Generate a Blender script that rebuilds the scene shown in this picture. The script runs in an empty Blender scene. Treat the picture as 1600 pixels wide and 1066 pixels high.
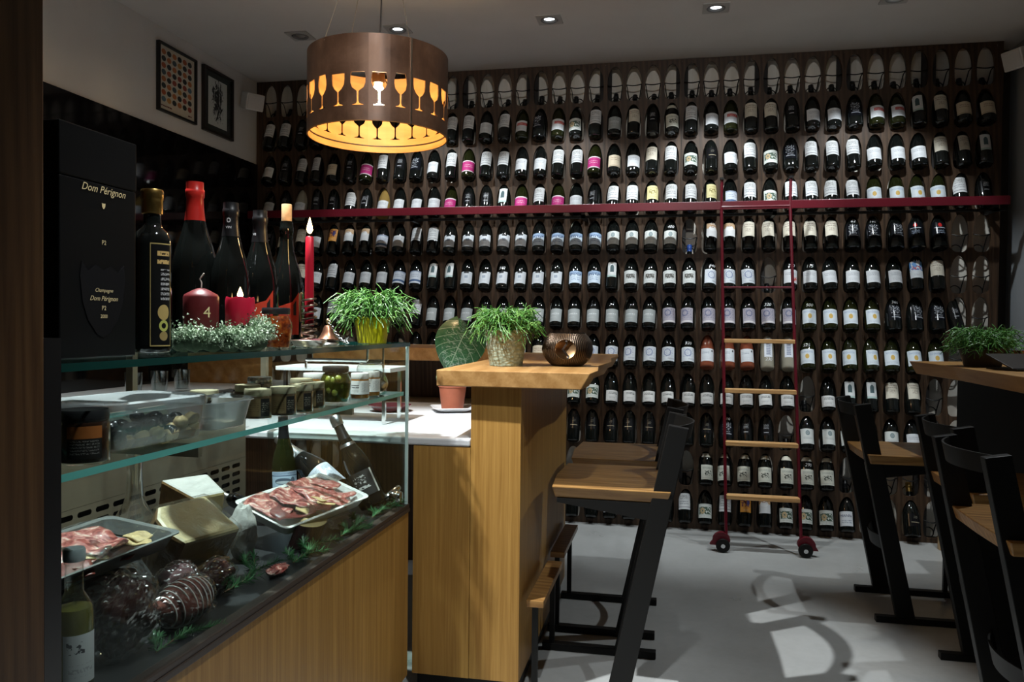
import bpy, math, random
from mathutils import Vector, Matrix, noise
from mathutils.geometry import delaunay_2d_cdt
random.seed(7)
PI = math.pi
scene = bpy.context.scene
COL = scene.collection
R = math.radians

# ------------------------------------------------------------------ materials
class NT:
    def __init__(s, name):
        s.m = bpy.data.materials.new(name); s.m.use_nodes = True
        s.t = s.m.node_tree; s.t.nodes.clear()
        s.out = s.n('ShaderNodeOutputMaterial')
    def n(s, typ, **kw):
        nd = s.t.nodes.new(typ)
        for k, v in kw.items(): setattr(nd, k, v)
        return nd
    def l(s, a, b): s.t.links.new(a, b)
    def math(s, op, a, b=None, clamp=False):
        nd = s.n('ShaderNodeMath', operation=op); nd.use_clamp = clamp
        for i, v in enumerate((a, b)):
            if v is None: continue
            if isinstance(v, (int, float)): nd.inputs[i].default_value = v
            else: s.l(v, nd.inputs[i])
        return nd.outputs[0]
    def mix(s, fac, a, b):
        nd = s.n('ShaderNodeMix', data_type='RGBA')
        for i, v in ((0, fac), (6, a), (7, b)):
            if isinstance(v, (int, float)): nd.inputs[i].default_value = v
            elif isinstance(v, tuple): nd.inputs[i].default_value = (*v[:3], 1)
            else: s.l(v, nd.inputs[i])
        return nd.outputs[2]
    def coords(s, kind='Object', scale=(1, 1, 1), rot=(0, 0, 0)):
        tc = s.n('ShaderNodeTexCoord'); mp = s.n('ShaderNodeMapping')
        mp.inputs['Scale'].default_value = scale; mp.inputs['Rotation'].default_value = rot
        s.l(tc.outputs[kind], mp.inputs[0]); return mp.outputs[0]
    def noise(s, vec, scale=5, detail=4, rough=.5, dist=0):
        nd = s.n('ShaderNodeTexNoise'); s.l(vec, nd.inputs['Vector'])
        nd.inputs['Scale'].default_value = scale; nd.inputs['Detail'].default_value = detail
        nd.inputs['Roughness'].default_value = rough; nd.inputs['Distortion'].default_value = dist
        return nd.outputs[0]
    def ramp(s, fac, stops):
        nd = s.n('ShaderNodeValToRGB'); s.l(fac, nd.inputs[0])
        e = nd.color_ramp.elements
        while len(e) < len(stops): e.new(.5)
        for i, (p, c) in enumerate(stops):
            e[i].position = p; e[i].color = (*c[:3], 1)
        return nd.outputs[0]
    def bsdf(s, color=(.5, .5, .5), rough=.5, metal=0., spec=.5, coat=0., trans=0., ior=1.45, emis=None, estr=0., sss=0., link=True):
        b = s.n('ShaderNodeBsdfPrincipled')
        for k, v in (('Base Color', color), ('Roughness', rough), ('Metallic', metal), ('Specular IOR Level', spec), ('Coat Weight', coat), ('Transmission Weight', trans), ('IOR', ior), ('Subsurface Weight', sss)):
            if isinstance(v, (int, float)): b.inputs[k].default_value = v
            elif isinstance(v, tuple): b.inputs[k].default_value = (*v[:3], 1)
            else: s.l(v, b.inputs[k])
        if sss: b.inputs['Subsurface Radius'].default_value = (.02, .008, .005)
        if emis:
            b.inputs['Emission Color'].default_value = (*emis, 1); b.inputs['Emission Strength'].default_value = estr
        if link: s.l(b.outputs[0], s.out.inputs[0])
        s.b = b; return b
    def bump(s, h, strength=.3, dist=.01):
        nd = s.n('ShaderNodeBump'); nd.inputs['Strength'].default_value = strength; nd.inputs['Distance'].default_value = dist
        s.l(h, nd.inputs['Height']); s.l(nd.outputs[0], s.b.inputs['Normal']); return nd.outputs[0]

def plain(name, color, rough=.5, metal=0., var=.0, vscale=8, bump=0., bscale=60, **kw):
    t = NT(name)
    if var > 0:
        f = t.noise(t.coords(), vscale, 5, .6)
        c = t.ramp(f, [(.25, tuple(max(0, x * (1 - var)) for x in color)), (.75, tuple(min(1, x * (1 + var)) for x in color))])
        t.bsdf(c, rough, metal, **kw)
    else: t.bsdf(color, rough, metal, **kw)
    if bump > 0: t.bump(t.noise(t.coords(), bscale, 4, .6), bump, .004)
    return t.m

def wood(name, c1, c2, grain=(60, 60, 3), rough=.45, c3=None, spec=.4, bump=.15, ring=3., rw=.17):
    t = NT(name)
    v = t.coords('Object', grain)
    f1 = t.noise(v, 1.6, 6, .62, .6)
    v2 = t.coords('Object', tuple(g * .16 for g in grain))
    f2 = t.noise(v2, 1.3, 4, .6, 1.2)
    w = t.n('ShaderNodeTexWave', wave_type='BANDS', bands_direction='DIAGONAL'); t.l(v2, w.inputs[0])
    w.inputs['Scale'].default_value = ring; w.inputs['Distortion'].default_value = 5.; w.inputs['Detail'].default_value = 3; w.inputs['Detail Scale'].default_value = 1.4
    f = t.math('ADD', t.math('MULTIPLY', f1, .72 - rw), t.math('ADD', t.math('MULTIPLY', f2, .28), t.math('MULTIPLY', w.outputs[1], rw)))
    c = t.ramp(f, [(.34, c1), (.52, c3 or tuple((a + b) / 2 for a, b in zip(c1, c2))), (.68, c2)])
    t.bsdf(c, rough, spec=spec)
    t.bump(f1, bump, .002)
    return t.m

def thin(name, tint=(.9, 1, .97), f0=.06, rough=.02, gloss=(1, 1, 1), bump=0., bscale=40, power=4., maxf=.9, body=None, bodyfac=0.):
    """thin clear sheet: see-through with a fresnel sheen"""
    t = NT(name)
    lw = t.n('ShaderNodeLayerWeight'); lw.inputs[0].default_value = .5
    fac = t.math('ADD', f0, t.math('MULTIPLY', t.math('POWER', lw.outputs['Facing'], power), maxf - f0))
    tr = t.n('ShaderNodeBsdfTransparent'); tr.inputs[0].default_value = (*tint, 1)
    gl = t.n('ShaderNodeBsdfGlossy'); gl.inputs[0].default_value = (*gloss, 1); gl.inputs['Roughness'].default_value = rough
    if bump > 0:
        nd = t.n('ShaderNodeBump'); nd.inputs['Strength'].default_value = bump; nd.inputs['Distance'].default_value = .01
        t.l(t.noise(t.coords(), bscale, 5, .65, 1.), nd.inputs['Height']); t.l(nd.outputs[0], gl.inputs['Normal']); t.l(nd.outputs[0], lw.inputs['Normal'])
    base = tr.outputs[0]
    if body:
        df = t.n('ShaderNodeBsdfDiffuse'); df.inputs[0].default_value = (*body, 1)
        mb = t.n('ShaderNodeMixShader'); mb.inputs[0].default_value = bodyfac
        t.l(base, mb.inputs[1]); t.l(df.outputs[0], mb.inputs[2]); base = mb.outputs[0]
    mx = t.n('ShaderNodeMixShader'); t.l(fac, mx.inputs[0]); t.l(base, mx.inputs[1]); t.l(gl.outputs[0], mx.inputs[2])
    t.l(mx.outputs[0], t.out.inputs[0]); return t.m

def emit(name, color, strength):
    t = NT(name); e = t.n('ShaderNodeEmission'); e.inputs[0].default_value = (*color, 1); e.inputs[1].default_value = strength
    t.l(e.outputs[0], t.out.inputs[0]); return t.m

def label_mat(name, base, elems, rough=.55):
    """printed paper label, drawn in the label's own UV: rect / ell / text bands"""
    t = NT(name)
    tc = t.n('ShaderNodeTexCoord'); sp = t.n('ShaderNodeSeparateXYZ'); t.l(tc.outputs['UV'], sp.inputs[0])
    u, v = sp.outputs[0], sp.outputs[1]
    col = base
    def inr(a, lo, hi): return t.math('MULTIPLY', t.math('GREATER_THAN', a, lo), t.math('LESS_THAN', a, hi))
    for e in elems:
        if e[0] == 'rect':
            _, u0, v0, u1, v1, c = e; m = t.math('MULTIPLY', inr(u, u0, u1), inr(v, v0, v1))
        elif e[0] == 'ell':
            _, cu, cv, ru, rv, c, inner = e
            a = t.math('DIVIDE', t.math('SUBTRACT', u, cu), ru); b = t.math('DIVIDE', t.math('SUBTRACT', v, cv), rv)
            d = t.math('ADD', t.math('MULTIPLY', a, a), t.math('MULTIPLY', b, b))
            m = inr(d, inner * inner if inner > 0 else -1., 1.)
        elif e[0] in ('text', 'blot'):
            _, u0, v0, u1, v1, c, sx, sy, th = e
            mp = t.n('ShaderNodeMapping'); mp.inputs['Scale'].default_value = (sx, sy, 1); t.l(tc.outputs['UV'], mp.inputs[0])
            f = t.noise(mp.outputs[0], 1., 2 if e[0] == 'text' else 4, .5)
            m = t.math('MULTIPLY', t.math('GREATER_THAN', f, th), t.math('MULTIPLY', inr(u, u0, u1), inr(v, v0, v1)))
            if e[0] == 'text':
                fr = t.math('FRACT', t.math('MULTIPLY', v, sy * .35)); m = t.math('MULTIPLY', m, t.math('GREATER_THAN', fr, .45))
        col = t.mix(m, col, c)
    if isinstance(col, tuple): col = t.mix(0., col, col)
    t.bsdf(col, rough, spec=.35)
    return t.m

# ------------------------------------------------------------------ mesh helpers
class MB:
    def __init__(s): s.v, s.f, s.uv, s.mi = [], [], {}, []
    def add(s, vs, fs, mat=0, uvs=None):
        o = len(s.v); s.v += [tuple(p) for p in vs]
        for i, f in enumerate(fs):
            if uvs: s.uv[len(s.f)] = uvs[i]
            s.f.append(tuple(o + k for k in f)); s.mi.append(mat)
        return s
    def box(s, c, d, rot=None, mat=0, taper=1.):
        x, y, z = (k / 2 for k in d)
        vs = [(sx * x * (taper if sz < 0 else 1), sy * y * (taper if sz < 0 else 1), sz * z) for sz in (-1, 1) for sx, sy in ((-1, -1), (1, -1), (1, 1), (-1, 1))]
        M = rot if rot is not None else Matrix.Identity(3)
        vs = [Vector(c) + M @ Vector(p) for p in vs]
        return s.add(vs, [(0, 3, 2, 1), (4, 5, 6, 7), (0, 1, 5, 4), (1, 2, 6, 5), (2, 3, 7, 6), (3, 0, 4, 7)], mat)
    def b2(s, a, b, mat=0):
        return s.box([(p + q) / 2 for p, q in zip(a, b)], [abs(q - p) for p, q in zip(a, b)], None, mat)
    def lathe(s, prof, seg=24, c=(0, 0, 0), M=None, mat=0, close=True, sx=1., sy=1.):
        vs, fs = [], []
        M = M or Matrix.Identity(3)
        for r, z in prof:
            for k in range(seg):
                a = 2 * PI * k / seg
                vs.append(Vector(c) + M @ Vector((r * math.cos(a) * sx, r * math.sin(a) * sy, z)))
        n = len(prof)
        for i in range(n - 1):
            for k in range(seg):
                k2 = (k + 1) % seg
                fs.append((i * seg + k, i * seg + k2, (i + 1) * seg + k2, (i + 1) * seg + k))
        if close:
            if prof[0][0] > 1e-5: fs.append(tuple(reversed(range(seg))))
            if prof[-1][0] > 1e-5: fs.append(tuple((n - 1) * seg + k for k in range(seg)))
        return s.add(vs, fs, mat)
    def tube(s, pts, r, seg=8, mat=0, cap=True):
        pts = [Vector(p) for p in pts]; n = len(pts)
        rr = r if isinstance(r, (list, tuple)) else [r] * n
        up = Vector((0, 0, 1)); vs, fs = [], []; prev = None
        for i, p in enumerate(pts):
            d = (pts[min(i + 1, n - 1)] - pts[max(i - 1, 0)])
            if d.length < 1e-9: d = Vector((0, 0, 1))
            d.normalize()
            if prev is None:
                x = d.cross(up)
                if x.length < 1e-3: x = d.cross(Vector((1, 0, 0)))
            else:
                x = prev - d * prev.dot(d)
                if x.length < 1e-4: x = d.cross(up)
            x.normalize(); y = d.cross(x); prev = x
            for k in range(seg):
                a = 2 * PI * k / seg; vs.append(p + (x * math.cos(a) + y * math.sin(a)) * rr[i])
        for i in range(n - 1):
            for k in range(seg):
                k2 = (k + 1) % seg; fs.append((i * seg + k, i * seg + k2, (i + 1) * seg + k2, (i + 1) * seg + k))
        if cap: fs += [tuple(reversed(range(seg))), tuple((n - 1) * seg + k for k in range(seg))]
        return s.add(vs, fs, mat)
    def prism(s, poly, z0, z1, M=None, c=(0, 0, 0), mat=0):
        n = len(poly); M = M or Matrix.Identity(3); c = Vector(c)
        vs = [c + M @ Vector((x, y, z0)) for x, y in poly] + [c + M @ Vector((x, y, z1)) for x, y in poly]
        fs = [tuple(reversed(range(n))), tuple(range(n, 2 * n))] + [(i, (i + 1) % n, n + (i + 1) % n, n + i) for i in range(n)]
        return s.add(vs, fs, mat)
    def patch(s, r, z0, z1, ha, seg=10, rows=2, M=None, c=(0, 0, 0), a0=-PI / 2, rf=None):
        """curved label patch on a cylinder, centred on angle a0"""
        M = M or Matrix.Identity(3); vs, fs, uv = [], [], []
        for j in range(rows + 1):
            z = z0 + (z1 - z0) * j / rows; rad = rf(z) if rf else r
            for i in range(seg + 1):
                a = a0 - ha + 2 * ha * i / seg
                vs.append(Vector(c) + M @ Vector((rad * math.cos(a), rad * math.sin(a), z)))
        for j in range(rows):
            for i in range(seg):
                k = j * (seg + 1) + i; fs.append((k, k + 1, k + seg + 2, k + seg + 1))
                uv.append([((i + a) / seg, (j + b) / rows) for a, b in ((0, 0), (1, 0), (1, 1), (0, 1))])
        return s.add(vs, fs, 0, uv)
    def mesh(s, name, mats, smooth=False, angle=40):
        me = bpy.data.meshes.new(name); me.from_pydata(s.v, [], s.f)
        for m in (mats if isinstance(mats, (list, tuple)) else [mats]): me.materials.append(m)
        if any(s.mi): me.polygons.foreach_set('material_index', s.mi)
        if s.uv:
            l = me.uv_layers.new(name='UVMap')
            for fi, uvs in s.uv.items():
                for k, li in enumerate(me.polygons[fi].loop_indices): l.data[li].uv = uvs[k]
        if smooth:
            me.polygons.foreach_set('use_smooth', [True] * len(me.polygons))
            try: me.set_sharp_from_angle(angle=R(angle))
            except Exception: pass
        me.update(); return me
    def obj(s, name, mats, parent=None, smooth=False, bevel=0., angle=40):
        return link(name, s.mesh(name, mats, smooth, angle), parent, bevel)

def link(name, me, parent=None, bevel=0.):
    o = bpy.data.objects.new(name, me); COL.objects.link(o)
    if parent is not None: o.parent = parent
    if bevel:
        b = o.modifiers.new('edge', 'BEVEL'); b.width = bevel; b.segments = 2; b.limit_method = 'ANGLE'; b.angle_limit = R(50)
    return o
def tag(o, label, cat, group=None):
    o['label'] = label; o['category'] = cat
    if group: o['group'] = group
    return o
def thing(name, label, cat, loc=(0, 0, 0), rz=0., group=None):
    o = bpy.data.objects.new(name, None); COL.objects.link(o); o.empty_display_size = .05
    o.location = loc; o.rotation_euler = (0, 0, rz)
    return tag(o, label, cat, group)
def struct(name, mb, mat, **kw):
    o = mb.obj(name, mat, **kw); o['kind'] = 'structure'; return o
def dup(root, loc=None, rz=None, label=None, group=None):
    r = root.copy(); COL.objects.link(r)
    if loc is not None: r.location = loc
    if rz is not None: r.rotation_euler = (0, 0, rz)
    if label: r['label'] = label
    if group: r['group'] = group
    for ch in list(root.children):
        c = ch.copy(); COL.objects.link(c); c.parent = r
        for g in ch.children:
            d = g.copy(); COL.objects.link(d); d.parent = c
    return r
def Rm(ax, deg): return Matrix.Rotation(R(deg), 3, ax)
def axis_to(d):
    return Vector((0, 0, 1)).rotation_difference(Vector(d).normalized()).to_matrix()

def inside(p, poly):
    x, y = p; c = False; n = len(poly); j = n - 1
    for i in range(n):
        xi, yi = poly[i]; xj, yj = poly[j]
        if (yi > y) != (yj > y) and x < (xj - xi) * (y - yi) / (yj - yi) + xi: c = not c
        j = i
    return c
def sheet(w, h, holes, nx, ny):
    """flat w x h sheet with holes, triangulated; returns 2D verts, tris and the hole outlines as index loops"""
    vs = [Vector((w * i / nx, h * j / ny)) for j in range(ny + 1) for i in range(nx + 1)]
    def near(p):
        for hl in holes:
            if inside((p.x, p.y), hl): return True
            for q in hl:
                if (p.x - q[0]) ** 2 + (p.y - q[1]) ** 2 < (min(w / nx, h / ny) * .3) ** 2: return True
        return False
    keep = []
    for j in range(ny + 1):
        for i in range(nx + 1):
            p = vs[j * (nx + 1) + i]
            if i in (0, nx) or j in (0, ny) or not near(p): keep.append(p)
    vs = keep; edges = []
    for hl in holes:
        o = len(vs); vs += [Vector(q) for q in hl]; edges += [(o + k, o + (k + 1) % len(hl)) for k in range(len(hl))]
    rv, re, rf, ov, oe, of = delaunay_2d_cdt(vs, edges, [], 0, 1e-7)
    tris = []
    for f in rf:
        cx = sum(rv[k].x for k in f) / len(f); cy = sum(rv[k].y for k in f) / len(f)
        if not any(inside((cx, cy), hl) for hl in holes): tris.append(tuple(f))
    loops = []
    for hl in holes:
        idx = []
        for q in hl:
            idx.append(min(range(len(rv)), key=lambda k: (rv[k].x - q[0]) ** 2 + (rv[k].y - q[1]) ** 2))
        loops.append(idx)
    return [(p.x, p.y) for p in rv], tris, loops

def text_mesh(s, size, shear=0., align='CENTER', extrude=0.):
    cu = bpy.data.curves.new('lettering', 'FONT'); cu.body = s; cu.size = size; cu.shear = shear; cu.align_x = align; cu.align_y = 'CENTER'; cu.extrude = extrude; cu.resolution_u = 3
    o = bpy.data.objects.new('lettering', cu); COL.objects.link(o)
    dg = bpy.context.evaluated_depsgraph_get(); dg.update()
    me = bpy.data.meshes.new_from_object(o.evaluated_get(dg)); vs = [tuple(v.co) for v in me.vertices]; fs = [tuple(p.vertices) for p in me.polygons]
    bpy.data.objects.remove(o); bpy.data.curves.remove(cu); bpy.data.meshes.remove(me)
    return vs, fs
def text_flat(name, s, size, M, c, mat, parent, shear=0.):
    vs, fs = text_mesh(s, size, shear)
    return MB().add([Vector(c) + M @ Vector(v) for v in vs], fs).obj(name, mat, parent)
def text_bent(name, s, size, rf, z, mat, parent, a0=-PI / 2, shear=0., M=None, c=(0, 0, 0)):
    """text laid round a bottle whose radius at height z is rf(z)"""
    vs, fs = text_mesh(s, size, shear); M = M or Matrix.Identity(3); out = []
    for x, y, _ in vs:
        rad = rf(z + y) + .0007; a = a0 + x / rad
        out.append(Vector(c) + M @ Vector((rad * math.cos(a), rad * math.sin(a), z + y)))
    return MB().add(out, fs).obj(name, mat, parent)
UPY = Matrix(((1, 0, 0), (0, 0, -1), (0, 1, 0)))          # text lying in XZ, read from -Y
UPX = Matrix(((0, 0, 1), (1, 0, 0), (0, 1, 0)))           # text lying in YZ, read from +X

# ------------------------------------------------------------------ palette
OAK = wood('oak_veneer', (.26, .125, .026), (.46, .255, .066), (62, 62, 1.4), .42, bump=.08, ring=1.6, rw=.03)
OAKX = wood('oak_slab', (.30, .150, .046), (.48, .27, .10), (38, 3, 38), .38, ring=1.2)
OAKEND = OAKX
SEATW = wood('seat_oak', (.20, .095, .028), (.44, .24, .08), (4, 40, 40), .35)
RUNGW = wood('rung_beech', (.45, .24, .09), (.70, .43, .19), (3, 50, 50), .4)
DARKW = wood('dark_oak', (.045, .022, .010), (.11, .06, .028), (55, 55, 2.2), .5)
POSTW = wood('post_oak', (.055, .024, .008), (.12, .060, .022), (55, 55, 2.), .5)
PLANKW = wood('raw_plank', (.30, .19, .09), (.58, .41, .23), (30, 30, 2.5), .6)
RACKW = wood('rack_board_stain', (.024, .0135, .0075), (.085, .049, .028), (45, 45, 2.5), .5, spec=.35)
LINING = wood('pale_lining_ply', (.74, .68, .58), (.90, .86, .78), (14, 14, 2), .6)
BATTEN = plain('batten_dark', (.012, .010, .009), .7)
PLASTER = plain('white_plaster', (.60, .60, .585), .85, var=.05, vscale=3, bump=.08, bscale=90)
CEILM = plain('ceiling_plaster', (.62, .60, .575), .8, var=.05, vscale=2.5, bump=.05, bscale=80)
GREYWALL = plain('grey_plaster', (.30, .32, .34), .85, var=.06, vscale=3)
BLACKGLASS = plain('black_glass_panel', (.004, .004, .005), .06, spec=.55)
BLACKMET = plain('black_steel', (.007, .0066, .006), .45, metal=.0, spec=.3)
STEEL = plain('brushed_steel', (.34, .30, .22), .40, metal=.7, var=.12, vscale=14)
CHROME = plain('chrome', (.75, .75, .76), .12, metal=1.)
REDPAINT = plain('red_lacquer', (.115, .006, .014), .35, spec=.5)
WHITEPL = plain('white_plastic', (.62, .61, .58), .5)
STONE = plain('white_composite', (.64, .65, .665), .38, var=.03, vscale=20)
TERRA = plain('terracotta', (.33, .095, .048), .6, var=.15, vscale=12)
FLOORM = NT('polished_concrete')
_f = FLOORM.noise(FLOORM.coords(), 2.2, 8, .65); _g = FLOORM.noise(FLOORM.coords(), 26, 4, .7)
FLOORM.bsdf(FLOORM.ramp(FLOORM.math('ADD', FLOORM.math('MULTIPLY', _f, .7), FLOORM.math('MULTIPLY', _g, .3)), [(.3, (.34, .345, .335)), (.7, (.47, .475, .465))]), FLOORM.ramp(_f, [(.3, (.26,) * 3), (.7, (.42,) * 3)]))
FLOORM.bump(_g, .04, .002); FLOORM = FLOORM.m
GLASS = thin('clear_pane', (.925, .958, .948), .008, .015, (.9, 1, .97), power=5.5, maxf=.4)
GLASSEDGE = plain('green_glass_edge', (.17, .56, .51), .12, spec=.7, coat=.5)
TOPEDGE = plain('dark_green_glass_edge', (.006, .045, .038), .12, spec=.7)
JARGLASS = thin('jar_glass', (.93, .97, .95), .07, .02, power=3.)
FILM = thin('cling_film', (.96, .96, .96), .035, .07, bump=1., bscale=30, power=3., maxf=.6)
FILMH = thin('glossy_wrap', (.94, .94, .94), .12, .13, power=3., maxf=.6)
TUBPL = thin('milky_tub_plastic', (.85, .87, .88), .10, .25, body=(.75, .78, .80), bodyfac=.09, power=3.)
TUBWH = thin('white_tub_plastic', (.85, .87, .88), .08, .25, body=(.80, .83, .85), bodyfac=.62, power=3.)
TUBLID = thin('milky_lid_plastic', (.85, .87, .88), .10, .25, body=(.74, .78, .82), bodyfac=.42, power=2.5)
def bottle_glass(name, c, rough=.045): return plain(name, c, rough, spec=.62)
BG = {'k': bottle_glass('bottle_glass_black', (.0045, .0055, .005)), 'g': bottle_glass('bottle_glass_green', (.011, .013, .0035)), 'a': bottle_glass('bottle_glass_amber', (.26, .17, .05)), 'r': bottle_glass('bottle_glass_rose', (.20, .055, .028)), 'c': bottle_glass('bottle_glass_clear', (.30, .28, .22))}
FOIL = plain('capsule_dark', (.012, .012, .013), .35, spec=.5)
BLUEF = plain('blue_capsule', (.03, .08, .32), .3)
GOLDF = plain('gold_foil', (.62, .40, .12), .28, metal=1.)
SILVF = plain('silver_foil', (.55, .56, .60), .3, metal=1., bump=.3, bscale=160)
CHALK = plain('white_marker_ink', (.75, .76, .78), .7)
INK = (.03, .03, .035)

# ------------------------------------------------------------------ setting
struct('floor', MB().b2((-.3, -7.2, -.12), (4.75, .35, 0)), FLOORM)
struct('ceiling', MB().b2((-.3, -7.2, 2.72), (4.75, .35, 2.85)), CEILM)
struct('wall_back', MB().b2((-.3, .16, 0), (4.75, .3, 2.72)), plain('dark_wall', (.05, .045, .04), .9))
struct('wall_left', MB().b2((-.3, -7.2, 0), (-.1, .16, 2.72)), PLASTER)
struct('wall_right', MB().b2((4.36, -7.2, 0), (4.56, .16, 2.72)), GREYWALL)
struct('wall_front', MB().b2((-.3, -7.4, 0), (4.75, -7.2, 2.72)), GREYWALL)
struct('added_glow_pane_1', MB().b2((.9, -7.198, .8), (2.0, -7.19, 2.1)), emit('added_cool_glow', (.55, .72, 1.), .6))  # unseen glowing pane, added for cool fill and reflections on the bottles
mb = MB()
for a, b in (((.83, -7.198, .73), (.9, -7.15, 2.17)), ((2.0, -7.198, .73), (2.07, -7.15, 2.17)), ((.9, -7.198, .73), (2.0, -7.15, .8)), ((.9, -7.198, 2.1), (2.0, -7.15, 2.17)), ((1.42, -7.198, .8), (1.48, -7.16, 2.1))): mb.b2(a, b)
struct('trim_1', mb, BLACKMET)  # frame bars around the added glowing pane
tag(MB().b2((-.098, -6.0, .02), (-.088, .12, 2.19)).obj('wall_panel', BLACKGLASS), 'glossy black panel covering the lower wall under the two pictures', 'wall panel')
tag(MB().b2((.9, -4.6, 0), (1.76, -3.812, 2.72)).obj('timber_partition', POSTW, bevel=.003), 'tall dark brown timber partition at the near end of the glass display case', 'partition')

# ------------------------------------------------------------------ wine rack
PX, PZ = .11, .224
def hole_top(r): return 2.695 - PZ * r
def hole_poly():
    pts = []; w, h = .0445, .205
    for k in range(15):                       # pointed arch
        a = PI * k / 14; x = w * math.cos(a); z = h - .115 + .115 * math.sin(a) ** .92
        pts.append((x, z))
    pts += [(-.0435, .05)]
    for k in range(5):
        a = PI + PI / 2 * k / 4; pts.append((-.039 + .026 + .028 * math.cos(a), .028 + .028 * math.sin(a)))
    for k in range(5):
        a = 1.5 * PI + PI / 2 * k / 4; pts.append((.039 - .026 + .028 * math.cos(a), .028 + .028 * math.sin(a)))
    pts += [(.0435, .05)]
    return pts
HP = hole_poly()
NC, NRW = 39, 12
rack = thing('wine_rack', 'dark brown full-height board rack with arched bottle holes covering the far wall', 'wine rack')
cellh = [(x + PX / 2, z + .0095) for x, z in HP]
cv, ct, cl = sheet(PX, PZ, [cellh], 2, 3)
def panel(c0, c1, first, last):
    mb = MB()
    for c in range(c0, c1):
        for r in range(NRW):
            ox = c * PX - PX / 2; oz = hole_top(r) - .205 - .0095
            def cl_x(x):
                g = .0006
                return ox + min(max(x, g if c == c0 else 0), PX - g if c == c1 - 1 else PX)
            fr = [(cl_x(x), 0., oz + z) for x, z in cv]; mb.add(fr, ct)
            lp = cl[0]; n = len(lp)
            mb.add([(ox + cv[k][0], 0., oz + cv[k][1]) for k in lp] + [(ox + cv[k][0], .02, oz + cv[k][1]) for k in lp], [(k, (k + 1) % n, n + (k + 1) % n, n + k) for k in range(n)])
    x0, x1 = c0 * PX - PX / 2, c1 * PX - PX / 2
    zt, zb = hole_top(0) + .0095, hole_top(11) - .205 - .0095
    mb.add([(x0, 0, zt), (x1, 0, zt), (x1, 0, 2.718), (x0, 0, 2.718)], [(0, 1, 2, 3)])
    mb.add([(x0, 0, .0), (x1, 0, .0), (x1, 0, zb), (x0, 0, zb)], [(0, 1, 2, 3)])
    if last: mb.add([(x1, 0, 0), (x1 + .03, 0, 0), (x1 + .03, 0, 2.718), (x1, 0, 2.718), (x1 + .03, .13, 0), (x1 + .03, .13, 2.718)], [(0, 1, 2, 3), (1, 4, 5, 2)])
    if first: mb.add([(x0 - .04, 0, 0), (x0, 0, 0), (x0, 0, 2.718), (x0 - .04, 0, 2.718)], [(0, 1, 2, 3)])
    return mb
cuts = [0, 4, 8, 12, 16, 20, 24, 28, 32, 36, 39]
for a, b in zip(cuts, cuts[1:]): panel(a, b, a == 0, b == 39).obj('rack_board', RACKW, rack)
MB().b2((-.09, .115, .01), (4.29, .135, 2.715)).obj('back_lining', LINING, rack)
for a in cuts[1:-1]: MB().b2((a * PX - PX / 2 - .034, .0215, .01), (a * PX - PX / 2 + .034, .05, 2.71)).obj('batten', BATTEN, rack)
def wire_mb():
    mb = MB(); pts = []
    for k in range(9):
        t = k / 8; pts.append((-.043 + .086 * t, .012 - .02 * math.sin(PI * t), .098 - .012 * math.sin(PI * t)))
    right = [(.043, .012, .098), (.040, .045, .09), (.033, .06, .045), (.026, .062, .012)]
    left = [(-.043, .012, .098), (-.040, .045, .09), (-.033, .06, .045), (-.026, .062, .012)]
    mb.tube(pts, .0032, 6); mb.tube(right, .0032, 6); mb.tube(left, .0026, 6)
    ring = [(.028 * math.cos(2 * PI * k / 18), .062 + .006 * math.sin(2 * PI * k / 18), .018 + .027 * math.sin(2 * PI * k / 18)) for k in range(19)]
    mb.tube(ring, .003, 6)
    return mb
WIRE = wire_mb().mesh('wire_holder', BLACKMET, True)
def add_wire(c, r):
    o = link('wire_holder', WIRE, rack); o.location = (c * PX, 0, hole_top(r) - .205)

ROWS = {
    1: "HHBBBBBBBBBHHWHRDREHGIBFHWRIIBWWDRRTICC",
    2: "WBHHCBPHBDWHPHHWWHHPCWIHEbWHEDHHHWWWIIT",
    3: "WBwBBHByWWWPBBTPHPWBHHYHHYKHEHHHHMMMMHB",
    4: "BCIWQAAKWHHNNNNNLLLLoooo.AAIIIIIDDDZZ..",
    5: "BCI" + "WH" + 3 * "W" + 2 * "K" + 2 * "T" + 6 * "N" + 2 * "L" + "T" + 4 * "e" + 3 * "S" + "." + "X" + 5 * "W" + "UI" + 2 * ".",
    6: 2 * "B" + 2 * "W" + "H" + 2 * "W" + 3 * "H" + 13 * "G" + 7 * "V" + 4 * "M" + 3 * "D" + "t" + ".",
    7: 9 * "_" + 4 * "W" + "H" + 2 * "W" + "C" + 8 * "S" + 3 * "O" + 2 * "n" + 7 * "M" + "." + "_",
    8: "__________________EEJJJJJJJJJJ.JTTII.__",
    9: "__________________bbbbbbbbDBB.oooooW.__",
    10: "_______________________H.FFFFFFF.....__",
    11: "__________________BHWW_HHEHQAEEEmT_c.__"}
for r, s in ROWS.items(): assert len(s) == NC, (r, len(s))

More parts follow.
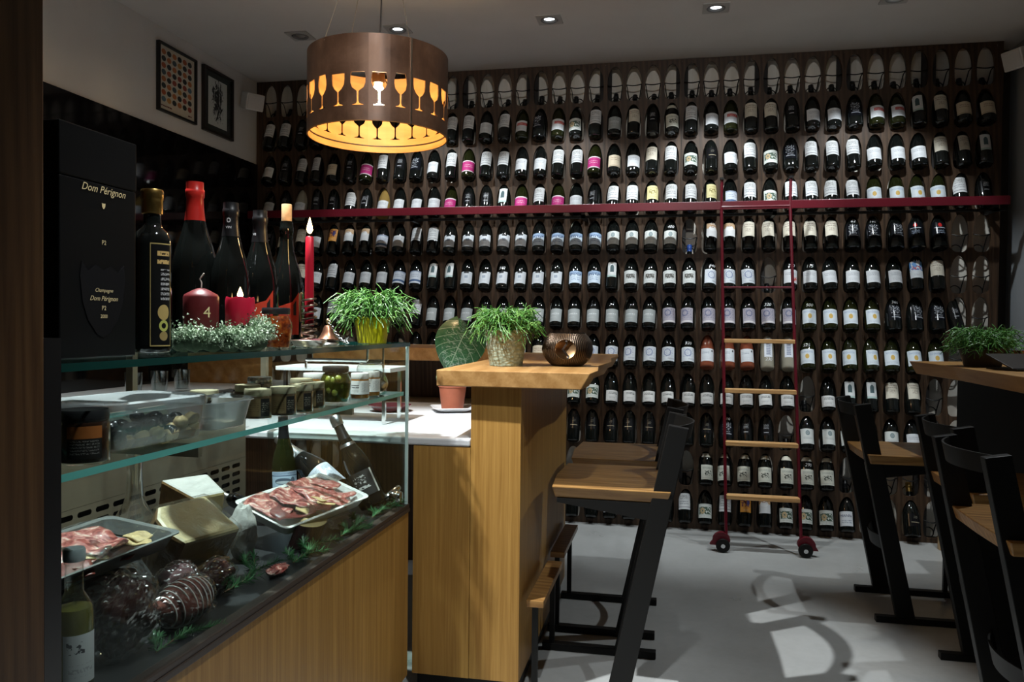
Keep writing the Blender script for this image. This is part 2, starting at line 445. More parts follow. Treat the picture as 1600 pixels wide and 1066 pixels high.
PROF = {'bg': [(.0, .004), (.030, .0), (.0375, .004), (.0395, .012), (.0395, .125), (.0375, .148), (.032, .172), (.0235, .198), (.0172, .222), (.0148, .245), (.0142, .262), (.0158, .264), (.0158, .276), (.0145, .278), (.0145, .290), (.0, .290)],
        'bx': [(.0, .004), (.030, .0), (.0355, .004), (.0372, .012), (.0372, .176), (.0355, .190), (.029, .203), (.019, .214), (.0152, .226), (.0145, .262), (.0158, .264), (.0158, .276), (.0145, .278), (.0145, .292), (.0, .292)],
        'ch': [(.0, .006), (.032, .0), (.041, .004), (.0435, .014), (.0435, .118), (.041, .142), (.0345, .168), (.025, .196), (.018, .222), (.0150, .248), (.0148, .270), (.0172, .272), (.0172, .284), (.0160, .286), (.0160, .300), (.0, .300)]}
def rfun(prof, k=1.):
    def f(z):
        for (r0, z0), (r1, z1) in zip(prof, prof[1:]):
            if z1 > z0 and z0 * k <= z <= z1 * k and r1 > 0: return (r0 + (r1 - r0) * (z - z0 * k) / ((z1 - z0) * k)) * k
        return prof[4][0] * k
    return f
_bm = {}
def bottle_mesh(shape, glass, foil=None):
    key = (shape, glass, foil)
    if key not in _bm:
        p = PROF[shape]; cut = 9 if shape != 'bx' else 9
        mb = MB().lathe(p[:cut + 1], 22, close=False)
        mb.lathe(p[cut:], 22, mat=1, close=False)
        _bm[key] = mb.mesh('wine_bottle', [BG[glass], foil or FOIL], True, 50)
    return _bm[key]
W1 = (.62, .645, .67)
LM = {
 'W': label_mat('label_white_low', W1, [('text', .15, .55, .85, .85, (.3, .32, .36), 26, 22, .5), ('text', .25, .15, .75, .4, (.4, .42, .45), 34, 26, .52)]),
 'H': label_mat('label_white_tall', (0.619, 0.636, 0.645), [('blot', .22, .62, .78, .9, (.32, .33, .33), 14, 16, .5), ('text', .15, .3, .85, .55, (.2, .21, .24), 26, 22, .5), ('rect', 0, .13, 1, .16, (.1, .1, .12))]),
 'I': label_mat('label_cream_tall', (.62, .58, .48), [('text', .12, .62, .88, .85, (.2, .15, .12), 24, 20, .5), ('blot', .3, .3, .7, .55, (.42, .37, .3), 12, 14, .48)]),
 'C': label_mat('label_cream_low', (.64, .56, .42), [('text', .2, .5, .8, .8, (.3, .2, .14), 22, 18, .5), ('rect', 0, .05, 1, .1, (.4, .3, .2))]),
 'B': label_mat('print_white_on_black', (.008, .008, .009), [('text', .28, .5, .72, .9, (.5, .52, .55), 26, 24, .52), ('rect', .3, .2, .7, .25, (.45, .46, .5))], .2),
 'b': label_mat('print_gold_on_black', (.008, .008, .009), [('text', .36, .6, .64, .82, (.30, .28, .22), 26, 30, .55), ('rect', .2, .3, .8, .34, (.40, .34, .24))], .2),
 'P': label_mat('label_magenta', (.50, .03, .20), [('rect', 0, .9, 1, 1, (.75, .65, .7)), ('rect', 0, 0, 1, .08, (.75, .65, .7)), ('text', .2, .35, .8, .7, (.72, .5, .6), 24, 18, .52)]),
 'R': label_mat('label_white_red_stripe', W1, [('rect', .25, .55, 1, .8, (.48, .06, .06)), ('text', .3, .58, .95, .78, (.8, .75, .7), 24, 16, .55), ('text', .2, .15, .8, .4, (.4, .42, .45), 30, 24, .52)]),
 'D': label_mat('scribble_on_black', (.006, .007, .010), [('blot', .2, .45, .8, .95, (.55, .58, .64), 16, 16, .56), ('rect', .2, .18, .8, .22, (.42, .44, .5)), ('text', .3, .26, .7, .4, (.5, .52, .58), 30, 30, .52)], .15),
 'Z': label_mat('red_dot_on_black', (.006, .007, .010), [('ell', .5, .8, .12, .13, (.55, .03, .03), 0), ('rect', .15, .6, .85, .64, (.42, .44, .5)), ('text', .25, .2, .75, .5, (.3, .36, .46), 26, 26, .5)], .15),
 'E': label_mat('label_picture', (0.602, 0.636, 0.602), [('blot', .08, .25, .92, .78, (.06, .10, .07), 9, 8, .44), ('ell', .35, .5, .16, .22, (.42, .32, .18), .3), ('text', .2, .06, .8, .2, (.3, .3, .3), 30, 40, .5)]),
 'e': label_mat('label_white_picture', (.60, .63, .62), [('blot', .2, .35, .82, .72, (.10, .10, .09), 9, 9, .42), ('text', .3, .1, .7, .2, (.3, .3, .3), 30, 40, .5)]),
 'F': label_mat('label_cream_figures', (.62, .63, .55), [('text', .12, .72, .88, .86, (.25, .28, .25), 24, 34, .46), ('blot', .26, .28, .76, .62, (.05, .06, .05), 11, 11, .5), ('rect', .1, .1, .9, .12, (.4, .4, .36))]),
 'T': label_mat('label_narrow_arch', (0.636, 0.662, 0.662), [('rect', .3, .32, .7, .62, (.05, .09, .10)), ('ell', .5, .62, .2, .2, (.05, .09, .10), 0), ('rect', 0, .0, 1, .12, (.4, .52, .5))]),
 'G': label_mat('label_grey', (.34, .37, .37), [('text', .12, .5, .8, .68, (.62, .65, .66), 20, 22, .44), ('text', .12, .28, .6, .38, (.5, .53, .53), 40, 44, .5)]),
 'S': label_mat('label_star_ring', (0.568, 0.611, 0.654), [('blot', .14, .3, .86, .92, (.22, .26, .4), 22, 22, .56), ('ell', .48, .6, .24, .26, (.2, .24, .38), .78), ('text', .5, .1, .95, .22, (.15, .17, .22), 34, 50, .46)]),
 'V': label_mat('label_violet_star', (.34, .32, .37), [('blot', .1, .3, .9, .95, (.14, .14, .20), 22, 22, .55), ('ell', .42, .66, .22, .22, (.12, .13, .22), .7), ('rect', .05, .04, .95, .14, (.6, .58, .58))]),
 'L': label_mat('label_blue_sea', (.58, .68, .78), [('rect', 0, .72, 1, 1, (.30, .42, .60)), ('blot', .1, .62, .9, .84, (.05, .09, .2), 16, 10, .5), ('text', .2, .2, .8, .5, (.2, .28, .45), 22, 16, .5)]),
 'K': label_mat('label_blue_band', (.62, .67, .74), [('rect', 0, .14, 1, .30, (.06, .12, .25)), ('text', .2, .5, .8, .8, (.25, .3, .4), 26, 20, .5), ('rect', 0, .9, 1, 1, (.3, .36, .48))]),
 'M': label_mat('label_gold_medallion', (.60, .66, .70), [('ell', .52, .5, .12, .17, (.55, .36, .08), 0), ('text', .12, .74, .88, .9, (.2, .3, .48), 26, 34, .48), ('text', .15, .1, .85, .26, (.35, .4, .46), 34, 40, .5)]),
 'N': label_mat('label_notched', (0.568, 0.611, 0.654), [('rect', .3, .86, .68, 1, (.01, .012, .015)), ('blot', .38, .45, .62, .68, (.25, .3, .38), 14, 16, .45), ('text', .3, .15, .7, .3, (.4, .43, .48), 34, 40, .5)]),
 'J': label_mat('label_small_print', (0.602, 0.611, 0.602), [('text', .2, .6, .85, .82, (.04, .05, .05), 20, 24, .44), ('text', .25, .2, .7, .4, (.25, .25, .25), 30, 34, .48), ('rect', .08, .08, .92, .11, (.3, .3, .3))]),
 'A': label_mat('label_two_tone', (0.602, 0.611, 0.619), [('rect', 0, .6, 1, 1, (.50, .34, .20)), ('ell', .5, .6, .32, .18, (.70, .71, .72), 0), ('blot', .35, .68, .65, .86, (.28, .14, .06), 14, 14, .5)]),
 'Y': label_mat('label_yellow', (.64, .58, .30), [('blot', .2, .35, .8, .7, (.24, .2, .06), 9, 9, .52), ('text', .15, .74, .85, .9, (.3, .24, .08), 26, 30, .5), ('text', .2, .1, .8, .25, (.4, .34, .14), 30, 30, .5)]),
 'O': label_mat('label_white_corner_dot', (0.585, 0.619, 0.654), [('text', .1, .55, .6, .75, (.2, .24, .3), 26, 26, .5), ('ell', .82, .82, .06, .08, INK, 0), ('text', .1, .15, .9, .4, (.45, .48, .52), 30, 26, .52)]),
 'n': label_mat('label_barcode', (.66, .70, .76), [('text', .25, .1, .75, .9, (.08, .10, .2), 3, 60, .3)]),
 'Q': label_mat('label_orange_picture', (.55, .24, .04), [('blot', .1, .35, .9, .95, (.12, .03, .04), 7, 7, .5), ('ell', .68, .62, .12, .2, (.03, .03, .12), 0), ('text', .3, .08, .7, .2, (.7, .5, .3), 26, 40, .48)]),
 'o': label_mat('label_round_crest', (.62, .65, .63), [('ell', .5, .72, .14, .17, (.2, .27, .28), .5), ('ell', .5, .72, .06, .08, (.25, .3, .32), 0), ('text', .2, .3, .8, .45, (.3, .33, .35), 28, 30, .48)]),
 'U': label_mat('label_blue_red_picture', (.66, .70, .74), [('blot', .0, .45, 1, 1, (.10, .26, .55), 4, 4, .46), ('blot', .15, .48, .9, .7, (.5, .08, .08), 8, 8, .55), ('text', .3, .1, .7, .25, (.3, .3, .34), 30, 30, .5)]),
 'X': label_mat('label_red_splash', (0.602, 0.628, 0.645), [('blot', .55, .15, 1, .5, (.55, .06, .05), 8, 8, .48), ('text', .1, .6, .8, .8, (.2, .22, .25), 26, 26, .5)]),
 'm': label_mat('label_bold_name', (0.602, 0.628, 0.662), [('text', .25, .18, .95, .4, (.2, .22, .3), 18, 20, .5)]),
}
LM['w'] = LM['W']; LM['y'] = LM['W']; LM['c'] = LM['b']; LM['t'] = LM['B']
# shape, glass, z0, z1, half angle, description
KIND = {'W': ('bg', 'k', 0.032, 0.106, 62, 'dark bottle with low white label'), 'H': ('bx', 'k', 0.072, 0.165, 60, 'dark bottle with tall white label'), 'I': ('bx', 'k', 0.074, 0.165, 60, 'dark bottle with tall cream label'),
 'C': ('bg', 'k', 0.034, 0.112, 62, 'dark bottle with low cream label'), 'B': ('bx', 'k', 0.069, 0.140, 50, 'black bottle with small white print'), 'b': ('bx', 'k', 0.070, 0.140, 55, 'black bottle with thin gold line'),
 'P': ('bg', 'g', 0.030, 0.106, 66, 'green bottle with magenta label'), 'R': ('bg', 'g', 0.036, 0.110, 62, 'green bottle, white label with red stripe'), 'D': ('ch', 'k', 0.050, 0.140, 55, 'black bottle with white scribble'),
 'Z': ('ch', 'k', 0.050, 0.145, 55, 'black bottle with red dot'), 'E': ('bg', 'k', 0.029, 0.110, 64, 'dark bottle with landscape picture label'), 'e': ('bg', 'k', .029, .11, 62, 'dark bottle, white label with dark picture'), 'F': ('bg', 'k', 0.026, 0.112, 62, 'dark bottle, cream label with birds'),
 'T': ('bx', 'k', 0.070, 0.165, 42, 'dark bottle, narrow label with arch'), 'G': ('bg', 'k', 0.026, 0.108, 62, 'dark bottle with grey label'), 'S': ('bg', 'k', 0.028, 0.116, 62, 'dark bottle, label with star ring'),
 'V': ('bg', 'k', 0.026, 0.118, 62, 'dark bottle with violet grey label'), 'L': ('bg', 'k', 0.029, 0.108, 66, 'dark bottle with pale blue label'), 'K': ('bg', 'k', 0.029, 0.112, 66, 'dark bottle, label with blue band'),
 'M': ('bg', 'g', 0.029, 0.115, 64, 'green bottle, label with gold medallion'), 'N': ('bg', 'k', 0.026, 0.105, 58, 'dark bottle with notched white label'), 'J': ('bg', 'k', 0.014, 0.078, 60, 'dark bottle with small low label'),
 'A': ('bx', 'k', 0.075, 0.160, 56, 'dark bottle with two-tone label'), 'Y': ('bx', 'k', 0.070, 0.160, 60, 'dark bottle with yellow label'), 'O': ('bg', 'r', 0.032, 0.110, 60, 'rose bottle with white label'),
 'n': ('bx', 'c', 0.064, 0.175, 36, 'clear bottle with narrow barcode label'), 'Q': ('bx', 'k', 0.074, 0.160, 52, 'dark bottle with orange picture label'), 'o': ('bg', 'k', 0.030, 0.116, 60, 'dark bottle, label with round crest'),
 'U': ('bx', 'k', 0.060, 0.160, 58, 'dark bottle, blue and red picture label'), 'X': ('bg', 'k', 0.029, 0.112, 62, 'dark bottle, label with red splash'), 'm': ('bg', 'k', 0.029, 0.110, 60, 'dark bottle, label with bold name'),
 'w': ('bg', 'c', 0.029, 0.100, 64, 'clear bottle with white label'), 'y': ('bg', 'a', 0.029, 0.100, 62, 'amber bottle with white label'), 'c': ('ch', 'k', 0.050, 0.120, 50, 'big black bottle with gold neck foil'), 't': ('bx', 'k', 0.064, 0.130, 45, 'slim black bottle leaning sideways')}
ORD = 'first second third fourth fifth sixth seventh eighth ninth tenth eleventh twelfth thirteenth fourteenth fifteenth sixteenth seventeenth eighteenth nineteenth twentieth'.split()
ORD += ['twenty-' + o for o in ORD[:9]] + ['thirtieth'] + ['thirty-' + o for o in ORD[:9]]
ROWN = {1: 'top row of bottles', 2: 'second row from top', 3: 'row above red rail', 4: 'row under red rail', 5: 'second row under rail', 6: 'third row under rail', 7: 'fourth row under rail', 8: 'fifth row under rail', 9: 'third row above floor', 10: 'second row above floor', 11: 'row nearest the floor'}
WRITE = {(7, 24): '320', (7, 30): '525', (4, 25): '420', (7, 28): '230', (6, 30): '500', (6, 28): '320', (6, 34): '360', (5, 14): '540', (4, 32): '62', (10, 30): '290', (5, 30): '115', (4, 33): '105', (5, 25): '440', (4, 23): '400', (5, 29): '220', (5, 35): '110', (9, 26): '380'}
TILT = Matrix.Rotation(R(-22), 3, 'X')
_lab = {}
def lab_mesh(code):
    if code not in _lab:
        sh, gl, z0, z1, ha, d = KIND[code]; rf = rfun(PROF[sh])
        _lab[code] = MB().patch(0, z0, z1, R(ha), 12, 3, rf=lambda z: rf(z) + .0005).mesh('label', LM[code], True, 80)
    return _lab[code]
rf_bg = rfun(PROF['bg'])
COLLAR = MB().patch(0, .158, .182, R(60), 8, 3, rf=lambda z: rf_bg(z) + .0006).mesh('collar_label', plain('pale_collar', (.62, .60, .5), .5), True, 80)
nb = 0
for c in range(NC): add_wire(c, 0)
for r, s in ROWS.items():
    for c, code in enumerate(s):
        if code == '.': add_wire(c, r); continue
        if code == '_': continue
        sh, gl, z0, z1, ha, d = KIND[code]
        o = link('wine_bottle', bottle_mesh(sh, gl, GOLDF if code == 'c' else BLUEF if (r, c) == (5, 24) else None))
        jx, ja, jt, jr = random.gauss(0, .0025), random.gauss(0, 1.0), random.gauss(0, 1.2), random.gauss(0, 9)
        if code == 't': ja = -9; jx = -.008
        o.location = (c * PX + jx, -.036, hole_top(r) - .205 + .014)
        o.rotation_euler = (Matrix.Rotation(R(ja), 4, 'Y') @ Matrix.Rotation(R(-23.5 + jt), 4, 'X') @ Matrix.Rotation(R(jr), 4, 'Z')).to_euler()
        if code == 'c': o.location.y = -.05
        tag(o, f'{d}, {ROWN[r]}, {ORD[c]} slot from picture wall', 'wine bottle', 'wine bottles in the wall rack')
        lo = link('label', lab_mesh(code), o)
        if code == 'F': link('collar_label', COLLAR, o)
        if code == 'm': text_bent('lettering', 'MANN', .021, lambda z: rf_bg(z) + .0008, .085, plain('navy_ink', (.03, .04, .10), .6), o, a0=-PI / 2 + .1)
        if (r, c) in WRITE:
            rf = rfun(PROF[sh]); z = min(z1 + .024, .158)
            if code == 'n': z = .05
            text_bent('price_writing', WRITE[(r, c)], .026, rf, z, CHALK, o, shear=.25)
        nb += 1
print('bottles', nb)
#@@PART2
# ------------------------------------------------------------------ rail and ladder
rl = thing('ladder_rail', 'dark red horizontal rail across the bottle wall carrying the rolling ladder', 'rail', (0, 0, 0))
MB().b2((-.06, -.172, 1.822), (4.25, -.160, 1.868)).obj('rail_bar', REDPAINT, rl, bevel=.002)
MB().tube([(-.06, -.125, 1.80), (4.25, -.125, 1.80)], .008, 8).obj('guide_rod', BLACKMET, rl, True)
for x in (.05, 1.0, 2.03, 3.08, 4.18):
    MB().b2((x, -.160, 1.79), (x + .02, .0, 1.81)).b2((x, -.160, 1.79), (x + .02, -.15, 1.868)).obj('bracket', BLACKMET, rl)
ld = thing('rolling_ladder', 'thin dark red rolling ladder with pale wooden treads leaning on the rail', 'ladder', (0, 0, 0))
LB, LT = Vector((0, -.43, .06)), Vector((0, -.165, 1.845))
def lad(z): return LB.y + (LT.y - LB.y) * (z - LB.z) / (LT.z - LB.z)
for xb, xt in ((2.842, 2.806), (3.215, 3.168)):
    MB().tube([(xb, lad(.06), .06), (xt, lad(1.845), 1.845), (xt, lad(1.845) - .01, 1.99)], .0085, 8).obj('stile', REDPAINT, ld, True)
    MB().box(((xt), -.175, 1.99), (.02, .03, .012)).obj('end_cap', BLACKMET, ld)
def lx(z, right):
    a, b = ((3.215, 3.168) if right else (2.842, 2.806)); t = (z - .06) / 1.785; return a + (b - a) * t
for z in (1.10, .835, .56, .285):
    MB().box(((lx(z, 0) + lx(z, 1)) / 2, lad(z) - .012, z), (lx(z, 1) - lx(z, 0) - .006, .062, .022)).obj('tread', RUNGW, ld, bevel=.003)
for z, r in ((1.39, .006), (1.836, .009)):
    MB().tube([(lx(z, 0), lad(z), z), (lx(z, 1), lad(z), z)], r, 8).obj('cross_bar', REDPAINT, ld, True)
for x, s in ((2.842, -1), (3.215, 1)):
    y = -.43
    pl = [(.045 * math.cos(a), .052 + .045 * math.sin(a)) for a in [R(k) for k in range(0, 181, 15)]] + [(-.058, .03), (.03, .03)] 
    MB().prism([(q[0] * s * -1 + s * .025, q[1] + .004) for q in pl] if s > 0 else [(q[0] * -s - .025, q[1] + .004) for q in pl], -.016, .016, UPY, (x, y, 0)).obj('wheel_guard', REDPAINT, ld)
    wh = MB().lathe([(.0, -.009), (.034, -.009), (.036, -.006), (.036, .006), (.034, .009), (.0, .009)], 22, (x + s * .018, y - .028, .036), Rm('X', 90)).obj('wheel', BLACKMET, ld, True)
    MB().lathe([(.0, -.004), (.011, -.004), (.011, .004), (.0, .004)], 14, (x + s * .018, y - .040, .036), Rm('X', 90)).obj('hub', CHROME, wh, True)

# ------------------------------------------------------------------ downlights
LENS = emit('lamp_lens', (.86, .95, 1.0), 9.)
LENSOFF = plain('lamp_lens_off', (.25, .24, .22), .3)
DLM = plain('downlight_metal', (.40, .39, .37), .45)
DLD = plain('downlight_inner', (.16, .155, .15), .5)
DN = ['over the picture corner, unlit', 'just behind the pendant lamp', 'second along from the pendant lamp', 'third along from the pendant lamp', 'nearest the far corner speaker']
for i, (x, y, on) in enumerate(((.566, -.72, 0), (1.118, -.72, 1), (1.92, -.715, 1), (2.735, -.72, 1), (3.55, -.69, 1))):
    t = thing('ceiling_downlight', f'square recessed ceiling spotlight, {DN[i]}', 'downlight', (x, y, 2.72), 0, 'square ceiling spotlights over the rack')
    w = .062
    mb = MB(); hole = [(w + .045 * math.cos(2 * PI * k / 20), w + .045 * math.sin(2 * PI * k / 20)) for k in range(20)]
    v2, t2, l2 = sheet(2 * w, 2 * w, [hole], 3, 3)
    mb.add([(a - w, b - w, -.006) for a, b in v2], [tuple(reversed(f)) for f in t2])
    for a, b, c2, d2 in ((-w, -w, w, -w), (w, -w, w, w), (w, w, -w, w), (-w, w, -w, -w)): mb.add([(a, b, -.006), (c2, d2, -.006), (c2, d2, -.0005), (a, b, -.0005)], [(0, 1, 2, 3)])
    mb.obj('trim_plate', DLM, t)
    g = MB().lathe([(.045, -.006), (.043, -.009), (.034, -.008), (.026, -.003)], 22, (0, 0, 0), close=False).obj('gimbal_ring', DLD, t, True)
    MB().lathe([(.0, -.0030), (.024, -.0034), (.026, -.0028)], 20, (0, -.003, 0), Rm('X', 8), close=False).obj('lens', LENS if on else LENSOFF, t, True)

# ------------------------------------------------------------------ pendant lamp
RUST = NT('rusted_copper')
_a = RUST.noise(RUST.coords('Object', (1, 1, 1)), 7, 8, .65, .4); _b = RUST.noise(RUST.coords('Object', (1, 1, .35)), 30, 5, .7)
_s = RUST.math('ADD', RUST.math('MULTIPLY', _a, .7), RUST.math('MULTIPLY', _b, .3))
RUST.bsdf(RUST.ramp(_s, [(.3, (.065, .032, .019)), (.52, (.135, .070, .042)), (.72, (.22, .125, .08))]), RUST.ramp(_s, [(.3, (.34,) * 3), (.7, (.55,) * 3)]), .3); RUST = RUST.m
SHINNER = wood('shade_inner_veneer', (.34, .155, .042), (.46, .23, .07), (4, 4, 22), .5)
LC = Vector((1.47, -1.9, 1.862)); LR, LH = .257, .296
lamp = thing('pendant_lamp', 'round copper coloured drum pendant with wine glass cut-outs hanging by three wires', 'pendant lamp', tuple(LC))
NG = 22; cw = 2 * PI * LR / NG
def glass_cut(kind):
    if kind == 0: half = [(.0235, .165), (.0265, .148), (.0265, .128), (.020, .112), (.0065, .1025), (.0030, .099), (.0026, .066), (.006, .0585), (.020, .0545), (.0205, .053)]
    elif kind == 1: half = [(.0165, .168), (.0215, .148), (.0225, .132), (.019, .114), (.009, .1015), (.0030, .097), (.0026, .065), (.006, .0585), (.0175, .0545), (.018, .053)]
    else: half = [(.0255, .162), (.0255, .142), (.0235, .124), (.015, .110), (.005, .102), (.0028, .099), (.0026, .066), (.006, .0585), (.019, .0545), (.0195, .053)]
    pts = [(cw / 2 + x, z) for x, z in half] + [(cw / 2 - x, z) for x, z in reversed(half)]
    return pts
outer, inner = MB(), MB()
for k in range(NG):
    hp = glass_cut((0, 1, 2, 0, 2, 1)[k % 6])
    slit = [(cw * .04, .010), (cw * .96, .010), (cw * .96, .0145), (cw * .04, .0145)]
    holes = [hp]
    v2, t2, l2 = sheet(cw, LH, holes, 5, 8)
    def mp(q, rad): a = (q[0] + k * cw) / LR + .118 - PI / 2 - R(16.36 * .5) + R(15.2); return (rad * math.cos(a), rad * math.sin(a), q[1])
    outer.add([mp(q, LR) for q in v2], t2)
    inner.add([mp(q, LR - .0035) for q in v2], [tuple(reversed(f)) for f in t2])
    for lp in l2:
        n = len(lp); inner.add([mp(v2[i], LR) for i in lp] + [mp(v2[i], LR - .0035) for i in lp], [(j, (j + 1) % n, n + (j + 1) % n, n + j) for j in range(n)])
outer.obj('shade_outer', RUST, lamp, True, angle=60); inner.obj('shade_lining', SHINNER, lamp, True, angle=60)
a0 = R(-68.8 + 25.5)
MB().box(((LR + .002) * math.cos(a0), (LR + .002) * math.sin(a0), LH / 2), (.005, .006, LH), Rm('Z', math.degrees(a0))).obj('seam_strip', plain('seam_steel', (.5, .42, .34), .3, metal=1.), lamp)
ringm = MB()
for z in (.024, ):
    ringm.lathe([(LR - .006, z), (LR - .004, z), (LR - .004, z + .004), (LR - .006, z + .004), (LR - .006, z)], 64, close=False)
ringm.obj('support_ring', BLACKMET, lamp, True)
MB().lathe([(LR + .0008, .0), (LR + .0008, .002), (LR - .0045, .002), (LR - .0045, 0.)], 64, close=False).obj('lower_edge', SHINNER, lamp, True)
brace = MB()
for k in range(3):
    a = R(100 + 120 * k); brace.tube([(0, 0, .255), ((LR - .004) * math.cos(a), (LR - .004) * math.sin(a), .255)], .003, 6)
brace.obj('cross_brace', BLACKMET, lamp, True)
MB().lathe([(.0, .258), (.022, .258), (.024, .252), (.024, .208), (.020, .203), (.0, .203)], 20).obj('lamp_holder', plain('brass_dark', (.12, .07, .04), .35, metal=.6), lamp, True)
MB().lathe([(.0, .203), (.013, .203), (.015, .193), (.026, .171), (.030, .151), (.027, .131), (.016, .118), (.0, .113)], 20).obj('bulb', emit('bulb_glow', (1., .80, .48), 60.), lamp, True)
for k, a in enumerate((R(-68.8 - 46), R(-68.8 - 148), R(-68.8 + 24))):
    MB().tube([(LR * math.cos(a), LR * math.sin(a), LH - .01), (.05 * math.cos(a), .05 * math.sin(a) + .02, .856)], .0011, 6).obj('suspension_wire', STEEL, lamp, True)
MB().lathe([(.0, .825), (.055, .825), (.06, .832), (.06, .857), (.0, .857)], 24).obj('ceiling_rose', WHITEPL, lamp, True)
MB().tube([(0, 0, .22), (.01, .0, .5), (0, 0, .83)], .003, 6).obj('cord', plain('black_cord', (.02, .02, .02), .6), lamp, True)

# ------------------------------------------------------------------ pictures, speakers
def picture(name, label, yc, zc, w, h, fw, fmat, mat_mb, art_mat, mount=None):
    t = thing(name, label, 'picture', (-.1, yc, zc), 0)
    fr = MB(); d = .022
    for a, b in (((0, -w / 2, -h / 2), (d, -w / 2 + fw, h / 2)), ((0, w / 2 - fw, -h / 2), (d, w / 2, h / 2)), ((0, -w / 2 + fw, -h / 2), (d, w / 2 - fw, -h / 2 + fw)), ((0, -w / 2 + fw, h / 2 - fw), (d, w / 2 - fw, h / 2))): fr.b2(a, b)
    fr.obj('frame', fmat, t, bevel=.002)
    def face(x, ww, hh, nm, m):
        return MB().add([(x, -ww / 2, -hh / 2), (x, ww / 2, -hh / 2), (x, ww / 2, hh / 2), (x, -ww / 2, hh / 2)], [(0, 1, 2, 3)], 0, [[(0, 0), (1, 0), (1, 1), (0, 1)]]).obj(nm, m, t)
    if mount:
        face(.006, w - 2 * fw, h - 2 * fw, 'mount', mount); face(.008, mat_mb[0], mat_mb[1], 'print', art_mat)
    else: face(.008, w - 2 * fw, h - 2 * fw, 'print', art_mat)
    MB().add([(.016, -w / 2 + fw, -h / 2 + fw), (.016, w / 2 - fw, -h / 2 + fw), (.016, w / 2 - fw, h / 2 - fw), (.016, -w / 2 + fw, h / 2 - fw)], [(0, 1, 2, 3)]).obj('glazing', GLASS, t)
    return t
DOT = NT('dot_print'); tc = DOT.n('ShaderNodeTexCoord'); sp = DOT.n('ShaderNodeSeparateXYZ'); DOT.l(tc.outputs['UV'], sp.inputs[0])
gu = DOT.math('MULTIPLY', DOT.math('SUBTRACT', sp.outputs[0], .06), 6 / .88); gv = DOT.math('MULTIPLY', DOT.math('SUBTRACT', sp.outputs[1], .12), 8 / .84)
du = DOT.math('SUBTRACT', DOT.math('FRACT', gu), .5); dv = DOT.math('SUBTRACT', DOT.math('FRACT', gv), .5)
dm = DOT.math('LESS_THAN', DOT.math('ADD', DOT.math('MULTIPLY', du, du), DOT.math('MULTIPLY', dv, dv)), .165)
for a, lo, hi in ((gu, 0, 6), (gv, 0, 8)): dm = DOT.math('MULTIPLY', dm, DOT.math('MULTIPLY', DOT.math('GREATER_THAN', a, lo), DOT.math('LESS_THAN', a, hi)))
cid = DOT.n('ShaderNodeCombineXYZ'); DOT.l(DOT.math('FLOOR', gu), cid.inputs[0]); DOT.l(DOT.math('FLOOR', gv), cid.inputs[1])
par = DOT.math('MODULO', DOT.math('ADD', DOT.math('FLOOR', gu), DOT.math('FLOOR', gv)), 2.)
wn = DOT.n('ShaderNodeTexWhiteNoise', noise_dimensions='2D'); DOT.l(cid.outputs[0], wn.inputs[0])
rp = DOT.n('ShaderNodeValToRGB'); rp.color_ramp.interpolation = 'CONSTANT'; e = rp.color_ramp.elements
for _ in range(2): e.new(.5)
for i, (p, c) in enumerate(((0, (.44, .10, .03)), (.4, (.48, .15, .045)), (.7, (.32, .06, .035)), (.9, (.50, .24, .06)))): e[i].position = p; e[i].color = (*c, 1)
DOT.l(wn.outputs[0], rp.inputs[0])
rp2 = DOT.n('ShaderNodeValToRGB'); rp2.color_ramp.interpolation = 'CONSTANT'; e = rp2.color_ramp.elements; e.new(.5)
for i, (p, c) in enumerate(((0, (.025, .03, .035)), (.72, (.10, .17, .24)), (.9, (.06, .09, .11)))): e[i].position = p; e[i].color = (*c, 1)
DOT.l(wn.outputs[0], rp2.inputs[0])
def _inr(a, lo, hi): return DOT.math('MULTIPLY', DOT.math('GREATER_THAN', a, lo), DOT.math('LESS_THAN', a, hi))
mpn = DOT.n('ShaderNodeMapping'); mpn.inputs['Scale'].default_value = (60, 60, 1); DOT.l(tc.outputs['UV'], mpn.inputs[0])
cap = DOT.math('MULTIPLY', DOT.math('GREATER_THAN', DOT.noise(mpn.outputs[0], 1., 2), .42), _inr(sp.outputs[1], .055, .078)); cap = DOT.math('MULTIPLY', cap, DOT.math('ADD', _inr(sp.outputs[0], .06, .36), _inr(sp.outputs[0], .82, .93)))
DOT.bsdf(DOT.mix(cap, DOT.mix(dm, (.62, .55, .46), DOT.mix(par, rp2.outputs[0], rp.outputs[0])), (.15, .04, .03)), .6)
picture('framed_dot_print', 'black framed print with a grid of orange and dark blue dots', -.84, 2.457, .335, .36, .012, plain('frame_black', (.01, .01, .01), .4), None, DOT.m)
INKM = NT('ink_sketch'); _n = INKM.coords('UV', (4.2, 2.4, 1)); _k = INKM.noise(_n, 1.7, 6, .7, 2.0)
_t = INKM.n('ShaderNodeTexCoord'); _s = INKM.n('ShaderNodeSeparateXYZ'); INKM.l(_t.outputs['UV'], _s.inputs[0])
_dx = INKM.math('ABSOLUTE', INKM.math('SUBTRACT', _s.outputs[0], .5))
_dy = INKM.math('ABSOLUTE', INKM.math('SUBTRACT', _s.outputs[1], .55))
_th = INKM.math('ADD', .36, INKM.math('ADD', INKM.math('MULTIPLY', INKM.math('POWER', _dx, 2.), 1.6), INKM.math('MULTIPLY', INKM.math('POWER', _dy, 3.), 1.6)))
INKM.bsdf(INKM.mix(INKM.math('GREATER_THAN', _k, INKM.math('ADD', _th, .055)), (.60, .60, .58), (.015, .015, .018)), .7)
picture('framed_ink_drawing', 'dark framed black ink drawing with a wide grey mount', -.45, 2.457, .31, .372, .016, plain('frame_dark_brown', (.02, .016, .013), .4), (.195, .275), INKM.m, plain('mount_grey', (.035, .037, .037), .8))
